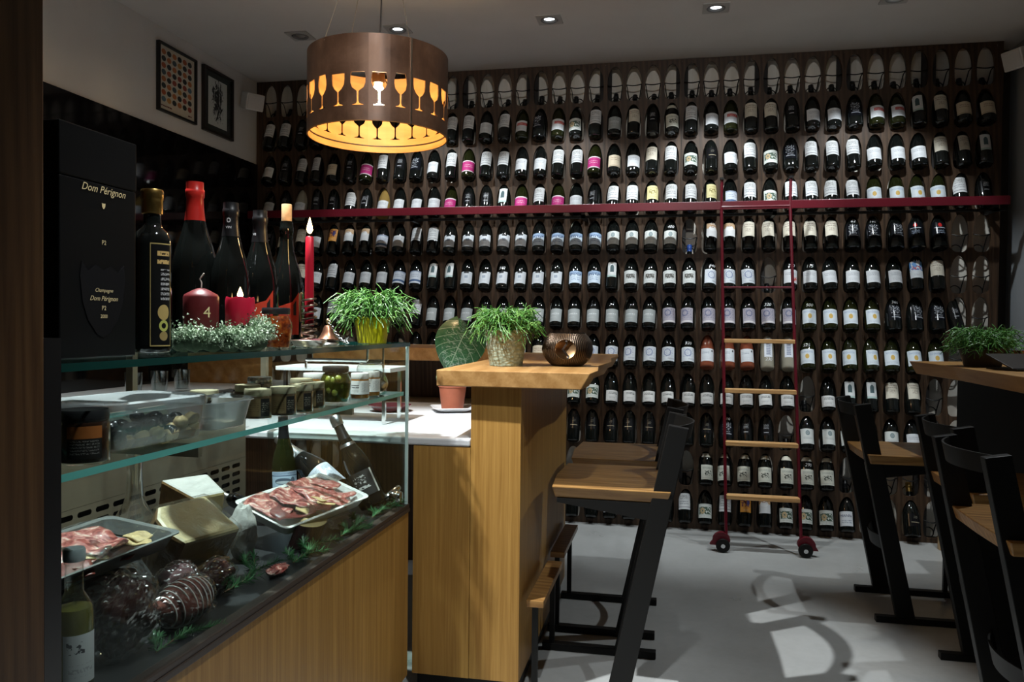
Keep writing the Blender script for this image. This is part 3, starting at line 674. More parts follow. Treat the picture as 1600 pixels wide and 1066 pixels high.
def speaker(loc, rz, tilt, label):
    t = thing('wall_speaker', label, 'speaker', loc, rz, None)
    M = Rm('Y', tilt)
    MB().box((.10, 0, 0), (.085, .115, .10), M).obj('cabinet', WHITEPL, t, bevel=.006)
    g = M @ Vector((.0435, 0, 0)) + Vector((.10, 0, 0))
    MB().box(tuple(g), (.004, .10, .085), M).obj('grille', plain('speaker_grille', (.5, .49, .47), .7), t, bevel=.003)
    MB().box((.004, 0, .03), (.012, .04, .06)).obj('wall_plate', WHITEPL, t, bevel=.002)
    MB().tube([(.008, 0, .03), (.04, 0, .02), (.06, 0, .0)], .008, 8).obj('bracket_arm', WHITEPL, t, True)
speaker((-.1, -.13, 2.54), R(-35), 18, 'small white wall speaker in the corner beside the ink drawing')
speaker((4.36, -.12, 2.57), R(180 + 28), 18, 'small white wall speaker high in the corner near the rack end')

# ------------------------------------------------------------------ bar with white counter
bar = thing('bar_counter', 'oak veneered serving counter with white worktop and tall end panel', 'bar counter', (1.9, -2.3, 0))
def rel(t, a): return tuple(p - q for p, q in zip(a, t.location))
def bbox(t, a, b): return MB().b2(rel(t, a), rel(t, b))
bbox(bar, (1.752, -2.3, .06), (1.9375, -2.275, .788)).obj('front_panel', OAK, bar)
bbox(bar, (1.9385, -2.3, .06), (2.098, -1.23, .982)).obj('end_panel', OAK, bar, bevel=.0015)
bbox(bar, (1.76, -2.27, 0.001), (2.085, -1.26, .06)).obj('plinth', BLACKMET, bar)
wt = MB(); wt.b2(rel(bar, (1.0, -2.302, .790)), rel(bar, (1.937, -.96, .815))); wt.obj('worktop', STONE, bar, bevel=.006)
bbox(bar, (.95, -.96, .0), (1.935, -.93, 1.01)).obj('rear_panel', DARKW, bar)
bbox(bar, (.95, -1.35, 1.012), (1.79, -.76, 1.068)).obj('rear_ledge', OAKX, bar, bevel=.003)
top = MB(); P = [(1.838, -2.345), (2.318, -2.352), (2.325, -2.2), (2.300, -1.9), (2.318, -1.55), (2.29, -1.2), (2.305, -.95), (2.285, -.70), (1.795, -.70)]
z0, z1 = .982, 1.033
vs = [(x, y, z1) for x, y in P] + [(x - (.03 if 0 < i < 8 else 0), y + (.004 if i < 2 else 0), z0) for i, (x, y) in enumerate(P)]
n = len(P); top.add(vs, [tuple(range(n)), tuple(reversed(range(n, 2 * n)))] + [(i, n + i, n + (i + 1) % n, (i + 1) % n) for i in range(n)])
tag(top.obj('bar_tabletop', OAKX, bevel=.003), 'thick oak live-edge bar top carrying the green potted plant and the bronze bowl', 'tabletop')

# ------------------------------------------------------------------ right-hand high table
rt = thing('high_table', 'thick oak high table at the dark wall with a potted plant on it', 'table', (3.9, -1.6, 0))
P = [(3.572, -.94), (3.60, -1.4), (3.585, -2.0), (3.605, -2.75), (4.33, -2.75), (4.33, -.78)]
n = len(P); tm = MB()
vs = [(x, y, 1.033) for x, y in P] + [(x + (.03 if i < 4 else 0), y, .978) for i, (x, y) in enumerate(P)]
tm.add([rel(rt, v) for v in vs], [tuple(reversed(range(n))), tuple(range(n, 2 * n))] + [(i, (i + 1) % n, n + (i + 1) % n, n + i) for i in range(n)])
tm.obj('tabletop', OAKX, rt, bevel=.003)
bbox(rt, (3.84, -2.7, .05), (3.98, -.72, .978)).obj('support_panel', plain('black_panel', (.004, .0035, .003), .6, spec=.15), rt)
bbox(rt, (3.86, -2.65, .001), (3.96, -.76, .05)).obj('plinth', BLACKMET, rt)
tag(MB().b2((3.955, -.15, .001), (4.06, -.115, .56)).obj('wooden_plank', PLANKW, bevel=.002), 'raw pale wooden plank standing upright at the far end of the rack', 'plank')

# ------------------------------------------------------------------ bar stools
def stool(label, x, y, rz, group='black steel stools with oak seats'):
    t = thing('bar_stool', label, 'bar stool', (x, y, 0), rz, group)
    for s in (-1, 1):
        yy = s * .185
        MB().b2((-.215, yy - .016, .001), (.19, yy + .016, .026)).obj('runner', BLACKMET, t, bevel=.002)
        M = MB(); a = .048
        pl = [(.045, .026), (.115, .026), (.285, .865), (.225, .875)]
        M.prism(pl, -.016, .016, UPY, (0, yy, 0)).obj('leg', BLACKMET, t, bevel=.002)
        MB().prism([(-.115, .622), (-.115, .634), (.20, .634), (.20, .575)], -.012, .012, UPY, (0, yy, 0)).obj('seat_bracket', BLACKMET, t)
        MB().b2((-.19, yy - .009, .026), (-.172, yy + .009, .288)).obj('front_strut', BLACKMET, t)
    sp = [(-.135, .225), (-.145, .0), (-.13, -.205), (.235, -.210), (.24, .0), (.235, .228)]
    sm = MB(); n = len(sp)
    vs = [(p, q, .672) for p, q in sp] + [(p - (.012 if i > 2 else 0) + (.01 if i < 3 else 0), q * .93, .635) for i, (p, q) in enumerate(sp)]
    sm.add(vs, [tuple(range(n)), tuple(reversed(range(n, 2 * n)))] + [(i, n + i, n + (i + 1) % n, (i + 1) % n) for i in range(n)]).obj('seat', SEATW, t, bevel=.003)
    def curved(z0, z1, x0, x1, bul, nm):
        mb = MB(); k = 12; vs = []
        for i in range(k + 1):
            u = -1 + 2 * i / k; b = bul * (1 - u * u)
            for z, xx in ((z0, x0), (z1, x1)):
                vs += [(xx + b, u * .17, z), (xx + b + .006, u * .17, z)]
        fs = []
        for i in range(k):
            o = i * 4; p = o + 4
            fs += [(o, p, p + 2, o + 2), (o + 1, o + 3, p + 3, p + 1), (o + 2, p + 2, p + 3, o + 3), (o, o + 1, p + 1, p)]
        mb.add(vs, fs).obj(nm, BLACKMET, t, True, angle=50)
    curved(.818, .868, .235, .246, .055, 'backrest'); curved(.27, .325, .110, .122, .05, 'brace')
    MB().b2((-.205, -.215, .290), (-.150, .215, .312)).obj('footrest', SEATW, t, bevel=.002)
    return t
stool('black steel bar stool with oak seat in front of the other at the oak bar', 2.32, -2.055, 0)
stool('black steel bar stool with oak seat half hidden behind the first at the bar', 2.312, -1.51, 0)
stool('black steel bar stool with bright oak seat standing clear before the bottle wall', 3.555, -1.125, PI)
stool('dark bar stool pushed under the high table, second from the bottle wall', 3.69, -1.83, PI)
stool('dark bar stool at the high table, third from the bottle wall', 3.575, -2.41, PI)
#@@PART3
# ------------------------------------------------------------------ glass display case
case = thing('display_case', 'glass fronted refrigerated deli case on an oak veneered base', 'display case', (1.5, -3.06, 0))
bbox(case, (1.15, -3.78, .07), (1.75, -2.3405, .588)).obj('base_cabinet', OAK, case)
bbox(case, (1.17, -3.76, .001), (1.72, -2.36, .07)).obj('plinth', BLACKMET, case)
DARKRIM = plain('dark_rim_profile', (.045, .032, .026), .45)
mb = MB(); mb.b2(rel(case, (1.722, -3.78, .588)), rel(case, (1.756, -2.342, .600))); mb.b2(rel(case, (1.728, -3.78, .600)), rel(case, (1.7535, -2.342, .612))); mb.obj('front_rim', DARKRIM, case, bevel=.0015)
bbox(case, (1.17, -3.78, .588), (1.722, -2.342, .598)).obj('case_floor', plain('case_floor_dark', (.02, .02, .021), .35), case)
bbox(case, (1.742, -3.775, .612), (1.7485, -2.3485, 1.1035)).obj('front_glass', GLASS, case)
bbox(case, (1.275, -2.353, .598), (1.742, -2.3475, 1.1035)).obj('end_glass', GLASS, case)
def pane(name, x0, x1, y0, y1, z0, z1):
    mb = MB(); a = rel(case, (x0, y0, z0)); b = rel(case, (x1, y1, z1)); mb.b2(a, b)
    mb.mi = [0, 0, 1, 1, 1, 1]; return mb.obj(name, [GLASS, TOPEDGE if name == 'top_glass' else GLASSEDGE], case)
pane('top_glass', 1.245, 1.7525, -3.775, -2.3425, 1.104, 1.1155)
pane('shelf_glass', 1.30, 1.737, -3.77, -2.356, .9515, .9625)
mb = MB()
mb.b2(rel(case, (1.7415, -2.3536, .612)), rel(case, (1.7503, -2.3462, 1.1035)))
mb.obj('glass_joint', plain('pale_lit_glass_edge', (.66, .86, .83), .3), case)  # pale colour stands in for light carried through the glass edge
bbox(case, (1.1, -3.81, .0), (1.757, -3.7805, 1.15)).obj('end_frame', plain('black_end_frame', (.008, .008, .009), .35), case)
for y in (-3.765, -3.0, -2.365):
    bbox(case, (1.262, y - .009, .94), (1.28, y + .009, 1.1035)).obj('rear_post', STEEL, case)
for y in (-3.4, -2.7):
    bbox(case, (1.30, y - .006, .928), (1.715, y + .006, .951)).obj('shelf_support', STEEL, case)
w, h = 1.42, .115; slots = []
for j in range(4):
    for k in range(23):
        x0, z0 = .02 + k * .060, .012 + j * .026
        slots.append([(x0, z0 + .004), (x0 + .004, z0), (x0 + .042, z0), (x0 + .046, z0 + .004), (x0 + .046, z0 + .009), (x0 + .042, z0 + .013), (x0 + .004, z0 + .013), (x0, z0 + .009)])
v2, t2, l2 = sheet(w, h, slots, 24, 2)
MB().add([rel(case, (1.200, -3.775 + a, .622 + b)) for a, b in v2], t2).obj('vent_grille', STEEL, case)
mb = MB(); mb.b2(rel(case, (1.184, -3.775, .737)), rel(case, (1.200, -2.355, .945))); mb.b2(rel(case, (1.184, -3.775, .598)), rel(case, (1.200, -2.355, .622))); mb.obj('back_plate', STEEL, case, bevel=.001)
bbox(case, (1.17, -3.775, .598), (1.178, -2.355, .94)).obj('duct_back', BATTEN, case)
lk = MB(); M = axis_to((.25, 0, 1)); lk.lathe([(.017, -.018), (.020, -.014), (.020, .014), (.017, .018)], 20, rel(case, (1.724, -2.385, .640)), Rm('Y', 90)); lk.lathe([(.008, -.03), (.010, -.026), (.010, .026), (.008, .03)], 14, rel(case, (1.712, -2.38, .652)), axis_to((.4, .7, .4)))
lk.obj('glass_clamp', CHROME, case, True)

# ------------------------------------------------------------------ generic small things
def rf_of(prof):
    def f(z):
        for (r0, z0), (r1, z1) in zip(prof, prof[1:]):
            if z1 > z0 and z0 <= z <= z1 and (r0 > 0 or r1 > 0): return r0 + (r1 - r0) * (z - z0) / (z1 - z0)
        return max(r for r, _ in prof)
    return f
def jar(name, label, loc, r, h, content, lid, fill=.82, lidh=.014, lmat=None, group=None, waist=False, la=-70, lw=60, lz=(.15, .75), lid_r=None):
    t = thing(name, label, 'jar', loc, random.uniform(0, 6) * 0, group)
    lr = lid_r or r * .94; hb = h - lidh
    if waist: prof = [(r * .72, 0), (r * .82, h * .03), (r * .86, h * .10), (r * .98, h * .38), (r, h * .55), (r * .98, h * .64), (r * .84, h * .76), (r * .78, h * .82), (r * .82, hb)]
    else: prof = [(r * .88, 0), (r * .97, h * .02), (r, h * .06), (r, h * .74), (r * .95, h * .82), (r * .90, hb)]
    MB().lathe(prof, 24, close=False).obj('glass_body', JARGLASS, t, True)
    cp = [(.0, .003)] + [(max(.001, q * .965), max(z, .003)) for q, z in prof if z < h * fill]; cp += [(rf_of(prof)(h * fill) * .965, h * fill), (.0, h * fill)]
    MB().lathe(cp, 22, close=False).obj('contents', content, t, True)
    MB().lathe([(.0, hb - .004), (lr, hb - .004), (lr * 1.02, hb), (lr * 1.02, h - .003), (lr * .98, h), (lr * .8, h - .0008), (.0, h - .0008)], 26, close=False).obj('lid', lid, t, True)
    if lmat:
        f = rf_of(prof); MB().patch(0, h * lz[0], h * lz[1], R(lw), 12, 3, a0=R(la), rf=lambda z: f(z) + .0008).obj('label', lmat, t, True, angle=80)
    return t
def place_bottle(name, label, cat, loc, prof, mats, cut, k=1., axis=(0, 0, 1), rz=0., group=None):
    t = thing(name, label, cat, loc, 0, group)
    M = axis_to(axis) @ Rm('Z', rz); p = [(r * k, z * k) for r, z in prof]
    MB().lathe(p[:cut + 1], 28, M=M, close=False).obj('glass_body', mats[0], t, True, angle=50)
    MB().lathe([(r * 1.012, z) for r, z in p[cut:]], 28, M=M, close=False).obj('capsule', mats[1], t, True, angle=50)
    return t, M, rf_of(p)

# ------------------------------------------------------------------ things on top of the case
ZT = 1.1163
gb = thing('gift_box', 'tall black champagne gift box with gold script beside the dark partition', 'box', (1.67, -3.60, ZT))
BOXM = plain('black_card', (.0030, .0034, .0038), .5, spec=.2)
MB().b2((-.11, -.084, 0), (0, .084, .272)).obj('box_body', BOXM, gb, bevel=.002)
MB().b2((-.111, -.085, .273), (.001, .085, .352)).obj('box_lid', BOXM, gb, bevel=.002)
GOLDINK = plain('gold_ink', (.78, .63, .34), .45)
X0 = .0022
def sidetext(s, size, y, z, par, shear=.35): return text_flat('lettering', s, size, UPX, (X0, y, z), GOLDINK, par, shear)
sidetext('Dom P\u00e9rignon', .0165, .006, .262, gb)
sidetext('P2', .010, .006, .18, gb, 0.)
sidetext('Champagne', .0085, .006, .105, gb); sidetext('Dom P\u00e9rignon', .0105, .006, .092, gb); sidetext('P2', .010, .006, .077, gb, 0); sidetext('2000', .008, .006, .064, gb, 0)
shp = [(-.042, .05), (-.045, .03), (-.04, -.005), (-.03, -.03), (-.012, -.05), (0, -.055), (.012, -.05), (.03, -.03), (.04, -.005), (.045, .03), (.042, .05), (.03, .038), (.015, .047), (0, .04), (-.015, .047), (-.03, .038)]
MB().prism([(x * 1.12, y * 1.12) for x, y in shp], 0, .0006, UPX, (X0 - .0016, .006, .092)).obj('embossed_shield', plain('shield_black', (.006, .006, .007), .25), gb)
MB().prism([(x * .085, y * .085) for x, y in shp], 0, .0006, UPX, (X0 - .0012, .006, .238)).obj('gold_crest', GOLDINK, gb)
sb = thing('small_box', 'small dark box with a pale edge between the gift box and oil bottle', 'box', (1.53, -3.30, ZT), R(8))
MB().b2((-.035, -.028, 0), (.0, .028, .092)).obj('box_body', plain('navy_card', (.016, .02, .028), .45), sb, bevel=.001)
MB().b2((-.036, -.0305, 0), (.001, -.0285, .093)).obj('pale_side', plain('pale_card', (.42, .43, .44), .6), sb)

OIL = [(0, .004), (.028, 0), (.0325, .004), (.0335, .012), (.0335, .195), (.0325, .205), (.027, .219), (.018, .228), (.0155, .236), (.0152, .252), (.0178, .253), (.0182, .278), (.0192, .279), (.0192, .294), (.018, .297), (0, .297)]
t, M, f = place_bottle('oil_bottle', 'tall black olive oil bottle with gold screw cap and gold printed label', 'oil bottle', (1.618, -3.402, ZT), OIL, (BG['k'], GOLDF), 9)
OILLAB = label_mat('label_oil_black_gold', (.007, .007, .007), [('rect', 0, 0, .03, 1, (.42, .32, .12)), ('rect', .97, 0, 1, 1, (.42, .32, .12)), ('rect', 0, .0, 1, .012, (.42, .32, .12)), ('rect', 0, .988, 1, 1, (.42, .32, .12)),
    ('text', .3, .80, .9, .95, (.62, .42, .16), 10, 34, .4), ('text', .45, .44, .92, .75, (.42, .42, .42), 16, 60, .45), ('ell', .6, .33, .28, .075, (.50, .36, .13), 0), ('ell', .6, .2, .22, .055, (.48, .50, .12), .5), ('ell', .6, .1, .2, .045, (.35, .26, .10), 0)], .35)
MB().patch(.0342, .012, .198, R(34), 12, 2, a0=R(-26)).obj('label', OILLAB, t, True, angle=80)
t, M, f = place_bottle('magnum_bottle', 'very large black wine bottle with bright red capsule behind the dark candle', 'wine bottle', (1.498, -3.088, ZT), PROF['bg'], (BG['k'], plain('red_capsule', (.42, .02, .015), .3)), 8, 1.275, group=None)
t, M, f = place_bottle('champagne_bottle', 'dark bottle with black crested capsule just behind the lit candle', 'wine bottle', (1.577, -3.072, ZT), PROF['bg'], (BG['k'], FOIL), 8, 1.12)
text_bent('lettering', 'VIN', .008, f, .268, CHALK, t, a0=R(-75)); 
MB().patch(0, .277, .290, R(24), 6, 2, a0=R(-75), rf=lambda z: .0172).obj('crest', label_mat('crest_white', (.012, .012, .013), [('ell', .5, .55, .3, .4, (.6, .6, .6), .6)]), t, True)
REDLAB = plain('red_cut_label', (.58, .055, .025), .45)
def red_label(t, f, a_c, sc=1.):
    # red label with a rising pointed top corner and a narrow black slot
    pl = [(-.034, .028), (.030, .028), (.030, .128), (.012, .108), (-.034, .092)]
    vs, fs = [], []; n = 14
    for i in range(n + 1):
        x = -.034 + .064 * i / n; top = (.092 + (x + .034) / .046 * .016) if x < .012 else (.108 + (x - .012) / .018 * .024)
        for z in (.028, top): rad = f(z) + .0012; a = R(a_c) + x / .045; vs.append((rad * math.cos(a), rad * math.sin(a), z))
    for i in range(n): fs.append((2 * i, 2 * i + 2, 2 * i + 3, 2 * i + 1))
    MB().add(vs, fs).obj('label', REDLAB, t, True)
    vs, fs = [], []
    for i in range(3):
        x = .014 + .008 * i / 2
        for z in (.075, .101 + .006 * i): rad = f(z) + .0018; a = R(a_c) + x / .045; vs.append((rad * math.cos(a), rad * math.sin(a), z))
    for i in range(2): fs.append((2 * i, 2 * i + 2, 2 * i + 3, 2 * i + 1))
    MB().add(vs, fs).obj('label_slot', BATTEN, t)
t, M, f = place_bottle('champagne_bottle', 'dark wine bottle with plain black capsule and red cut label behind the chilli jar', 'wine bottle', (1.60, -2.985, ZT), PROF['bg'], (BG['k'], FOIL), 8, 1.10)
red_label(t, f, -58)
text_bent('lettering', 'VB', .008, f, .262, CHALK, t, a0=R(-105))
t, M, f = place_bottle('opened_bottle', 'dark wine bottle closed with a pale cork beside the tall candle', 'wine bottle', (1.612, -2.878, ZT), PROF['bg'], (BG['k'], BG['k']), 9, 1.06)
red_label(t, f, -58)
MB().lathe([(.0, .30), (.0115, .30), (.0125, .306), (.0125, .348), (.0115, .350), (.0, .350)], 16).obj('cork', plain('cork', (.66, .40, .19), .8, var=.2, vscale=90), t, True)

WAXD = plain('wax_dark_red', (.11, .012, .014), .42, sss=.15, spec=.4); WAXR = plain('wax_crimson', (.55, .012, .045), .4, sss=.3)
FLAME = emit('flame_glow', (1., .62, .22), 26.)
def flame(par, z, h, r=.006):
    MB().lathe([(0, z), (r * .6, z + h * .08), (r, z + h * .25), (r * .85, z + h * .45), (r * .4, z + h * .75), (0, z + h)], 12).obj('flame', FLAME, par, True)
t = thing('pillar_candle', 'unlit dark red pillar candle numbered 4 standing in the frosted wreath', 'candle', (1.641, -3.284, 1.156))
MB().lathe([(.0, 0), (.032, 0), (.0335, .003), (.0335, .066), (.031, .071), (.015, .080), (.004, .084), (.0, .084)], 28).obj('wax_body', WAXD, t, True)
MB().tube([(0, 0, .082), (.001, 0, .094), (-.003, .0, .102), (.004, 0, .110), (.006, 0, .113)], .0014, 6).obj('wick', plain('wick_pale', (.5, .46, .4), .8), t, True)
text_bent('numeral', '4', .030, lambda z: .0336, .035, GOLDINK, t, a0=R(-38))
t = thing('pillar_candle', 'lit crimson pillar candle glowing at its top in the frosted wreath', 'candle', (1.673, -3.195, 1.166))
mb = MB(); pr = [(.0, 0), (.028, 0), (.0295, .003), (.0295, .052), (.028, .058), (.024, .056), (.012, .049), (.0, .048)]; mb.lathe(pr, 28)
for i, v in enumerate(mb.v):
    if v[2] > .05: a = math.atan2(v[1], v[0]); mb.v[i] = (v[0], v[1], v[2] + .006 * noise.noise(Vector((math.cos(a) * 2, math.sin(a) * 2, 3))))
mb.obj('wax_body', WAXR, t, True)
MB().tube([(0, 0, .048), (0, 0, .060)], .0012, 6).obj('wick', BATTEN, t); flame(t, .057, .024)

GARL = NT('frosted_needles'); _n = GARL.noise(GARL.coords(), 55, 3, .6); GARL.bsdf(GARL.ramp(_n, [(.36, (.045, .09, .04)), (.48, (.24, .35, .22)), (.62, (.60, .70, .55))]), .7); GARL = GARL.m
wreath = thing('advent_wreath', 'frosted pale green evergreen wreath around two red pillar candles', 'wreath', (1.668, -3.235, ZT))
def tufts(mb, pts, n, rad, ln, wd, squash=1.):
    for _ in range(n):
        c = random.choice(pts); d = Vector((random.gauss(0, 1), random.gauss(0, 1), random.gauss(0, 1) + .25)).normalized()
        p = Vector(c) + Vector((random.gauss(0, rad), random.gauss(0, rad), abs(random.gauss(0, rad * squash))))
        if p.z < .001: p.z = .001
        s = d.cross(Vector((random.random(), random.random(), random.random() + .1))).normalized() * wd; e = p + d * ln
        if e.z < .001: e.z = .001
        q = d.cross(s).normalized() * wd * .6
        mb.add([p - s, p + s, e, p + q], [(0, 1, 2), (0, 2, 3), (1, 3, 2)])
mb = MB(); ring = []
for k in range(60):
    a = 2 * PI * k / 60; ring.append((.064 * math.cos(a) * .95 + .004, .102 * math.sin(a) - .026, .016 + .008 * math.sin(3 * a)))
ring += [(.05, -.11 + .01 * i, .022) for i in range(8)] + [(.05, .03 + .01 * i, .022) for i in range(5)] + [(.045, .045, .036), (.05, .055, .042), (.04, .04, .046), (.05, .03, .036)] * 3
tufts(mb, ring, 12000, .0100, .0052, .0022, 1.2)
mb.obj('needle_foliage', GARL, wreath)
MB().tube([(.060 * math.cos(2 * PI * k / 40) + .002, .100 * math.sin(2 * PI * k / 40) - .026, .018) for k in range(41)], [.016 + .004 * math.sin(k * 2.1) for k in range(41)], 10).obj('wreath_ring', plain('dark_moss_ring', (.06, .10, .055), .9, var=.4, vscale=90), wreath, True)

CHIL = NT('chilli_oil'); _n = CHIL.noise(CHIL.coords(), 90, 3, .6); CHIL.bsdf(CHIL.ramp(_n, [(.35, (.10, .012, .004)), (.52, (.38, .06, .01)), (.68, (.62, .20, .03))]), .25); CHIL = CHIL.m
DARKLID = plain('dark_lid', (.02, .02, .022), .35); GOLDLID = plain('gold_lid', (.60, .54, .36), .32, metal=.45); WHITELID = plain('white_lid', (.72, .71, .68), .45); STEELLID = plain('steel_lid', (.6, .6, .58), .22, metal=1.)
jar('preserve_jar', 'jar of orange chillies in oil with dark lid on top of the case', (1.687, -3.07, ZT), .036, .090, CHIL, DARKLID, .80, .010, waist=True, lid_r=.030)
t = thing('candle_holder', 'spiral metal candle holder on a silver dish with a tall lit red taper', 'candle holder', (1.71, -2.953, ZT))
PEWTER = plain('worn_silver', (.52, .50, .46), .28, metal=1., var=.15, vscale=40)
MB().lathe([(.0, .001), (.030, .001), (.034, .003), (.040, .012), (.0425, .016), (.041, .017), (.034, .011), (.028, .008), (.0, .008)], 30).obj('drip_dish', PEWTER, t, True)
sp = [(.0165 * math.cos(2 * PI * k / 14), .0165 * math.sin(2 * PI * k / 14), .010 + .105 * k / 98) for k in range(99)]
MB().tube(sp, .0026, 6).obj('spiral', plain('dark_iron_spiral', (.16, .12, .09), .35, metal=.9), t, True)
MB().tube([(-.018, -.005, .06), (-.021, -.006, .10), (-.020, -.006, .125), (-.016, -.006, .128)], .0028, 8).obj('slider_hook', plain('brass_worn', (.55, .38, .2), .35, metal=.9), t, True)
tp = MB().lathe([(.0, .05), (.0105, .05), (.0108, .06), (.0100, .20), (.0094, .258), (.007, .261), (.0, .260)], 18).obj('taper_candle', plain('wax_red_taper', (.48, .012, .03), .38, sss=.25), t, True)
MB().tube([(0, 0, .258), (0, 0, .270)], .0010, 5).obj('wick', BATTEN, tp); flame(tp, .267, .040, .0072)
mb = MB()
for _ in range(46):
    a = random.random() * 2 * PI; r = random.uniform(.012, .030); s = random.uniform(.003, .007)
    mb.lathe([(0, -s * .5), (s, 0), (s * .7, s * .6), (0, s * .8)], 6, (r * math.cos(a), r * math.sin(a), .010 + random.random() * .012 * (1 - r / .04)))
mb.obj('melted_wax', plain('pink_melted_wax', (.62, .22, .25), .5), t, True)
t = thing('hand_bell', 'small copper hand bell on a pewter stand beside the tall candle', 'bell', (1.689, -2.804, ZT))
MB().lathe([(.0, 0), (.026, 0), (.030, .004), (.024, .010), (.008, .013), (.0, .013)], 22).obj('stand', PEWTER, t, True)
MB().lathe([(.0255, .014), (.026, .017), (.020, .024), (.014, .036), (.011, .046), (.0075, .051), (.0, .052)], 22, close=False).obj('bell_body', plain('copper_bell', (.42, .20, .12), .3, metal=.9), t, True)
MB().lathe([(.0, .050), (.0035, .051), (.003, .055), (.0055, .060), (.0055, .064), (.003, .068), (.0, .069)], 14).obj('knob', plain('brass_knob', (.6, .42, .2), .25, metal=.9), t, True)
mb = MB()
for k in range(14):
    u = k / 13; c = (.006 + .052 * u, -.004, .060 - .053 * u - .012 * math.sin(PI * u)); a = k % 2
    mb.tube([Vector(c) + (Vector((.0032 * math.cos(q), .0032 * math.sin(q) * (1 if a else 0), .0032 * math.sin(q) * (0 if a else 1)))) for q in [2 * PI * i / 8 for i in range(9)]], .0009, 4)
mb.obj('chain', CHROME, t, True)

def strands(mb, n, r0, z0, reach, up, droop, rad=.0017, seed=1, flat=1.):
    rnd = random.Random(seed)
    for _ in range(n):
        a = rnd.random() * 2 * PI; rr0 = r0 * math.sqrt(rnd.random()); L = reach * rnd.uniform(.45, 1.08); hh = up * rnd.uniform(.35, 1.15); dd = droop * rnd.uniform(.2, 1.1)
        pts = []; a2 = a + rnd.gauss(0, .5)
        for i in range(7):
            u = i / 6; ra = rr0 + L * u ** 1.15
            z = z0 + hh * math.sin(min(1., u * 1.3) * PI * .55) - dd * max(0, u - .35) ** 1.6 * 1.9
            pts.append((ra * math.cos(a + (a2 - a) * u) + rnd.gauss(0, .0022), ra * math.sin(a + (a2 - a) * u) * flat + rnd.gauss(0, .0022), z + rnd.gauss(0, .0022)))
        mb.tube(pts, [rad * (1.15 - .5 * i / 6) for i in range(7)], 4, cap=False)
        for q in (2, 3, 4, 5):
            if rnd.random() < .7:
                p = Vector(pts[q]); d = Vector((rnd.gauss(0, 1), rnd.gauss(0, 1), rnd.gauss(.1, .8))).normalized() * reach * rnd.uniform(.16, .36)
                mb.tube([p, p + d * .5 + Vector((0, 0, .003)), p + d], [rad, rad * .9, rad * .5], 4, cap=False)
def leafgreen(name, c1, c2, c3):
    t = NT(name); n = t.noise(t.coords(), 38, 3, .6); t.bsdf(t.ramp(n, [(.3, c1), (.5, c2), (.7, c3)]), .45, sss=.0); return t.m
RHI = leafgreen('rhipsalis_green', (.02, .075, .012), (.065, .20, .03), (.20, .36, .09))
RHID = leafgreen('rhipsalis_deep_green', (.03, .10, .02), (.08, .24, .045), (.16, .36, .09))
SOIL = plain('potting_soil', (.03, .022, .015), .95)
def pot_plant(name, label, loc, r1, r2, h, potm, fol, n, reach, up, droop, seed, rim=True):  # mistletoe cactus in a pot, foliage of fine strands
    t = thing(name, label, 'potted plant', loc)
    MB().lathe([(.0, 0), (r1, 0), (r1 * 1.01, .002), (r2, h - .003), (r2 * 1.005, h), (r2 * .95, h), (r2 * .93, h - .012), (.0, h - .012)], 36).obj('pot', potm, t, True)
    MB().lathe([(.0, h - .010), (r2 * .9, h - .011), (r2 * .93, h - .0118)], 18, close=False).obj('soil', SOIL, t)
    mb = MB(); strands(mb, n, r2 * .75, h - .012, reach, up, droop, seed=seed); mb.obj('foliage', fol, t)
    return t
pot_plant('potted_rhipsalis', 'yellow green pot of fine trailing green stems at the end of the case top', (1.685, -2.49, ZT), .0415, .052, .076, plain('chartreuse_glaze', (.62, .60, .012), .35), RHI, 300, .098, .085, .075, 3)
t = thing('wine_glass', 'clear rounded wine glass standing half hidden beside the yellow green pot', 'glass', (1.565, -2.46, ZT))
MB().lathe([(.020, .001), (.030, .010), (.037, .028), (.036, .046), (.030, .066), (.028, .072)], 24, close=False).obj('bowl', JARGLASS, t, True)
MB().lathe([(.0, 0), (.022, .0), (.021, .002), (.0, .003)], 20).obj('foot', JARGLASS, t, True)
t = tag(MB().lathe([(.0, 0), (.018, 0), (.0225, .006), (.0225, .05), (.017, .064), (.0125, .078), (.0125, .088), (.0, .088)], 20).obj('red_vase', plain('dark_red_glaze', (.13, .008, .01), .12, coat=.5), smooth=True), 'small glossy dark red vase behind the yellow green pot', 'vase'); t.location = (1.628, -2.375, ZT)

# ------------------------------------------------------------------ things on the case shelf
ZS = .9632
PRES = plain('dark_preserve', (.045, .014, .007), .3, var=.4, vscale=60); BROWN = plain('brown_pate', (.13, .075, .035), .5, var=.25, vscale=70); AMB = plain('amber_honey', (.42, .14, .02), .15); PICK = plain('red_preserve', (.16, .015, .012), .3)
LABO = label_mat('label_orange_black', (.015, .013, .012), [('rect', 0, .62, 1, 1, (.42, .13, .03)), ('text', .08, .1, .92, .56, (.20, .19, .18), 20, 30, .5)])
LABK = label_mat('label_kraft_black', (.17, .12, .055), [('rect', .62, 0, 1, 1, (.014, .013, .012)), ('text', .08, .2, .56, .8, (.10, .065, .03), 18, 26, .5), ('text', .66, .2, .96, .8, (.3, .28, .22), 20, 26, .52)])
LABW = label_mat('label_honey_white', (.74, .74, .72), [('text', .08, .45, .45, .68, (.08, .08, .1), 14, 16, .42), ('blot', .55, .15, .95, .85, (.45, .45, .45), 26, 24, .5), ('text', .1, .15, .45, .35, (.4, .4, .4), 24, 30, .48)])
jar('preserve_jar', 'large dark preserve jar with orange and black label, nearest on glass shelf', (1.697, -3.668, ZS), .036, .079, PRES, DARKLID, .86, .013, LABO, la=-48, lw=38, lz=(.12, .72))
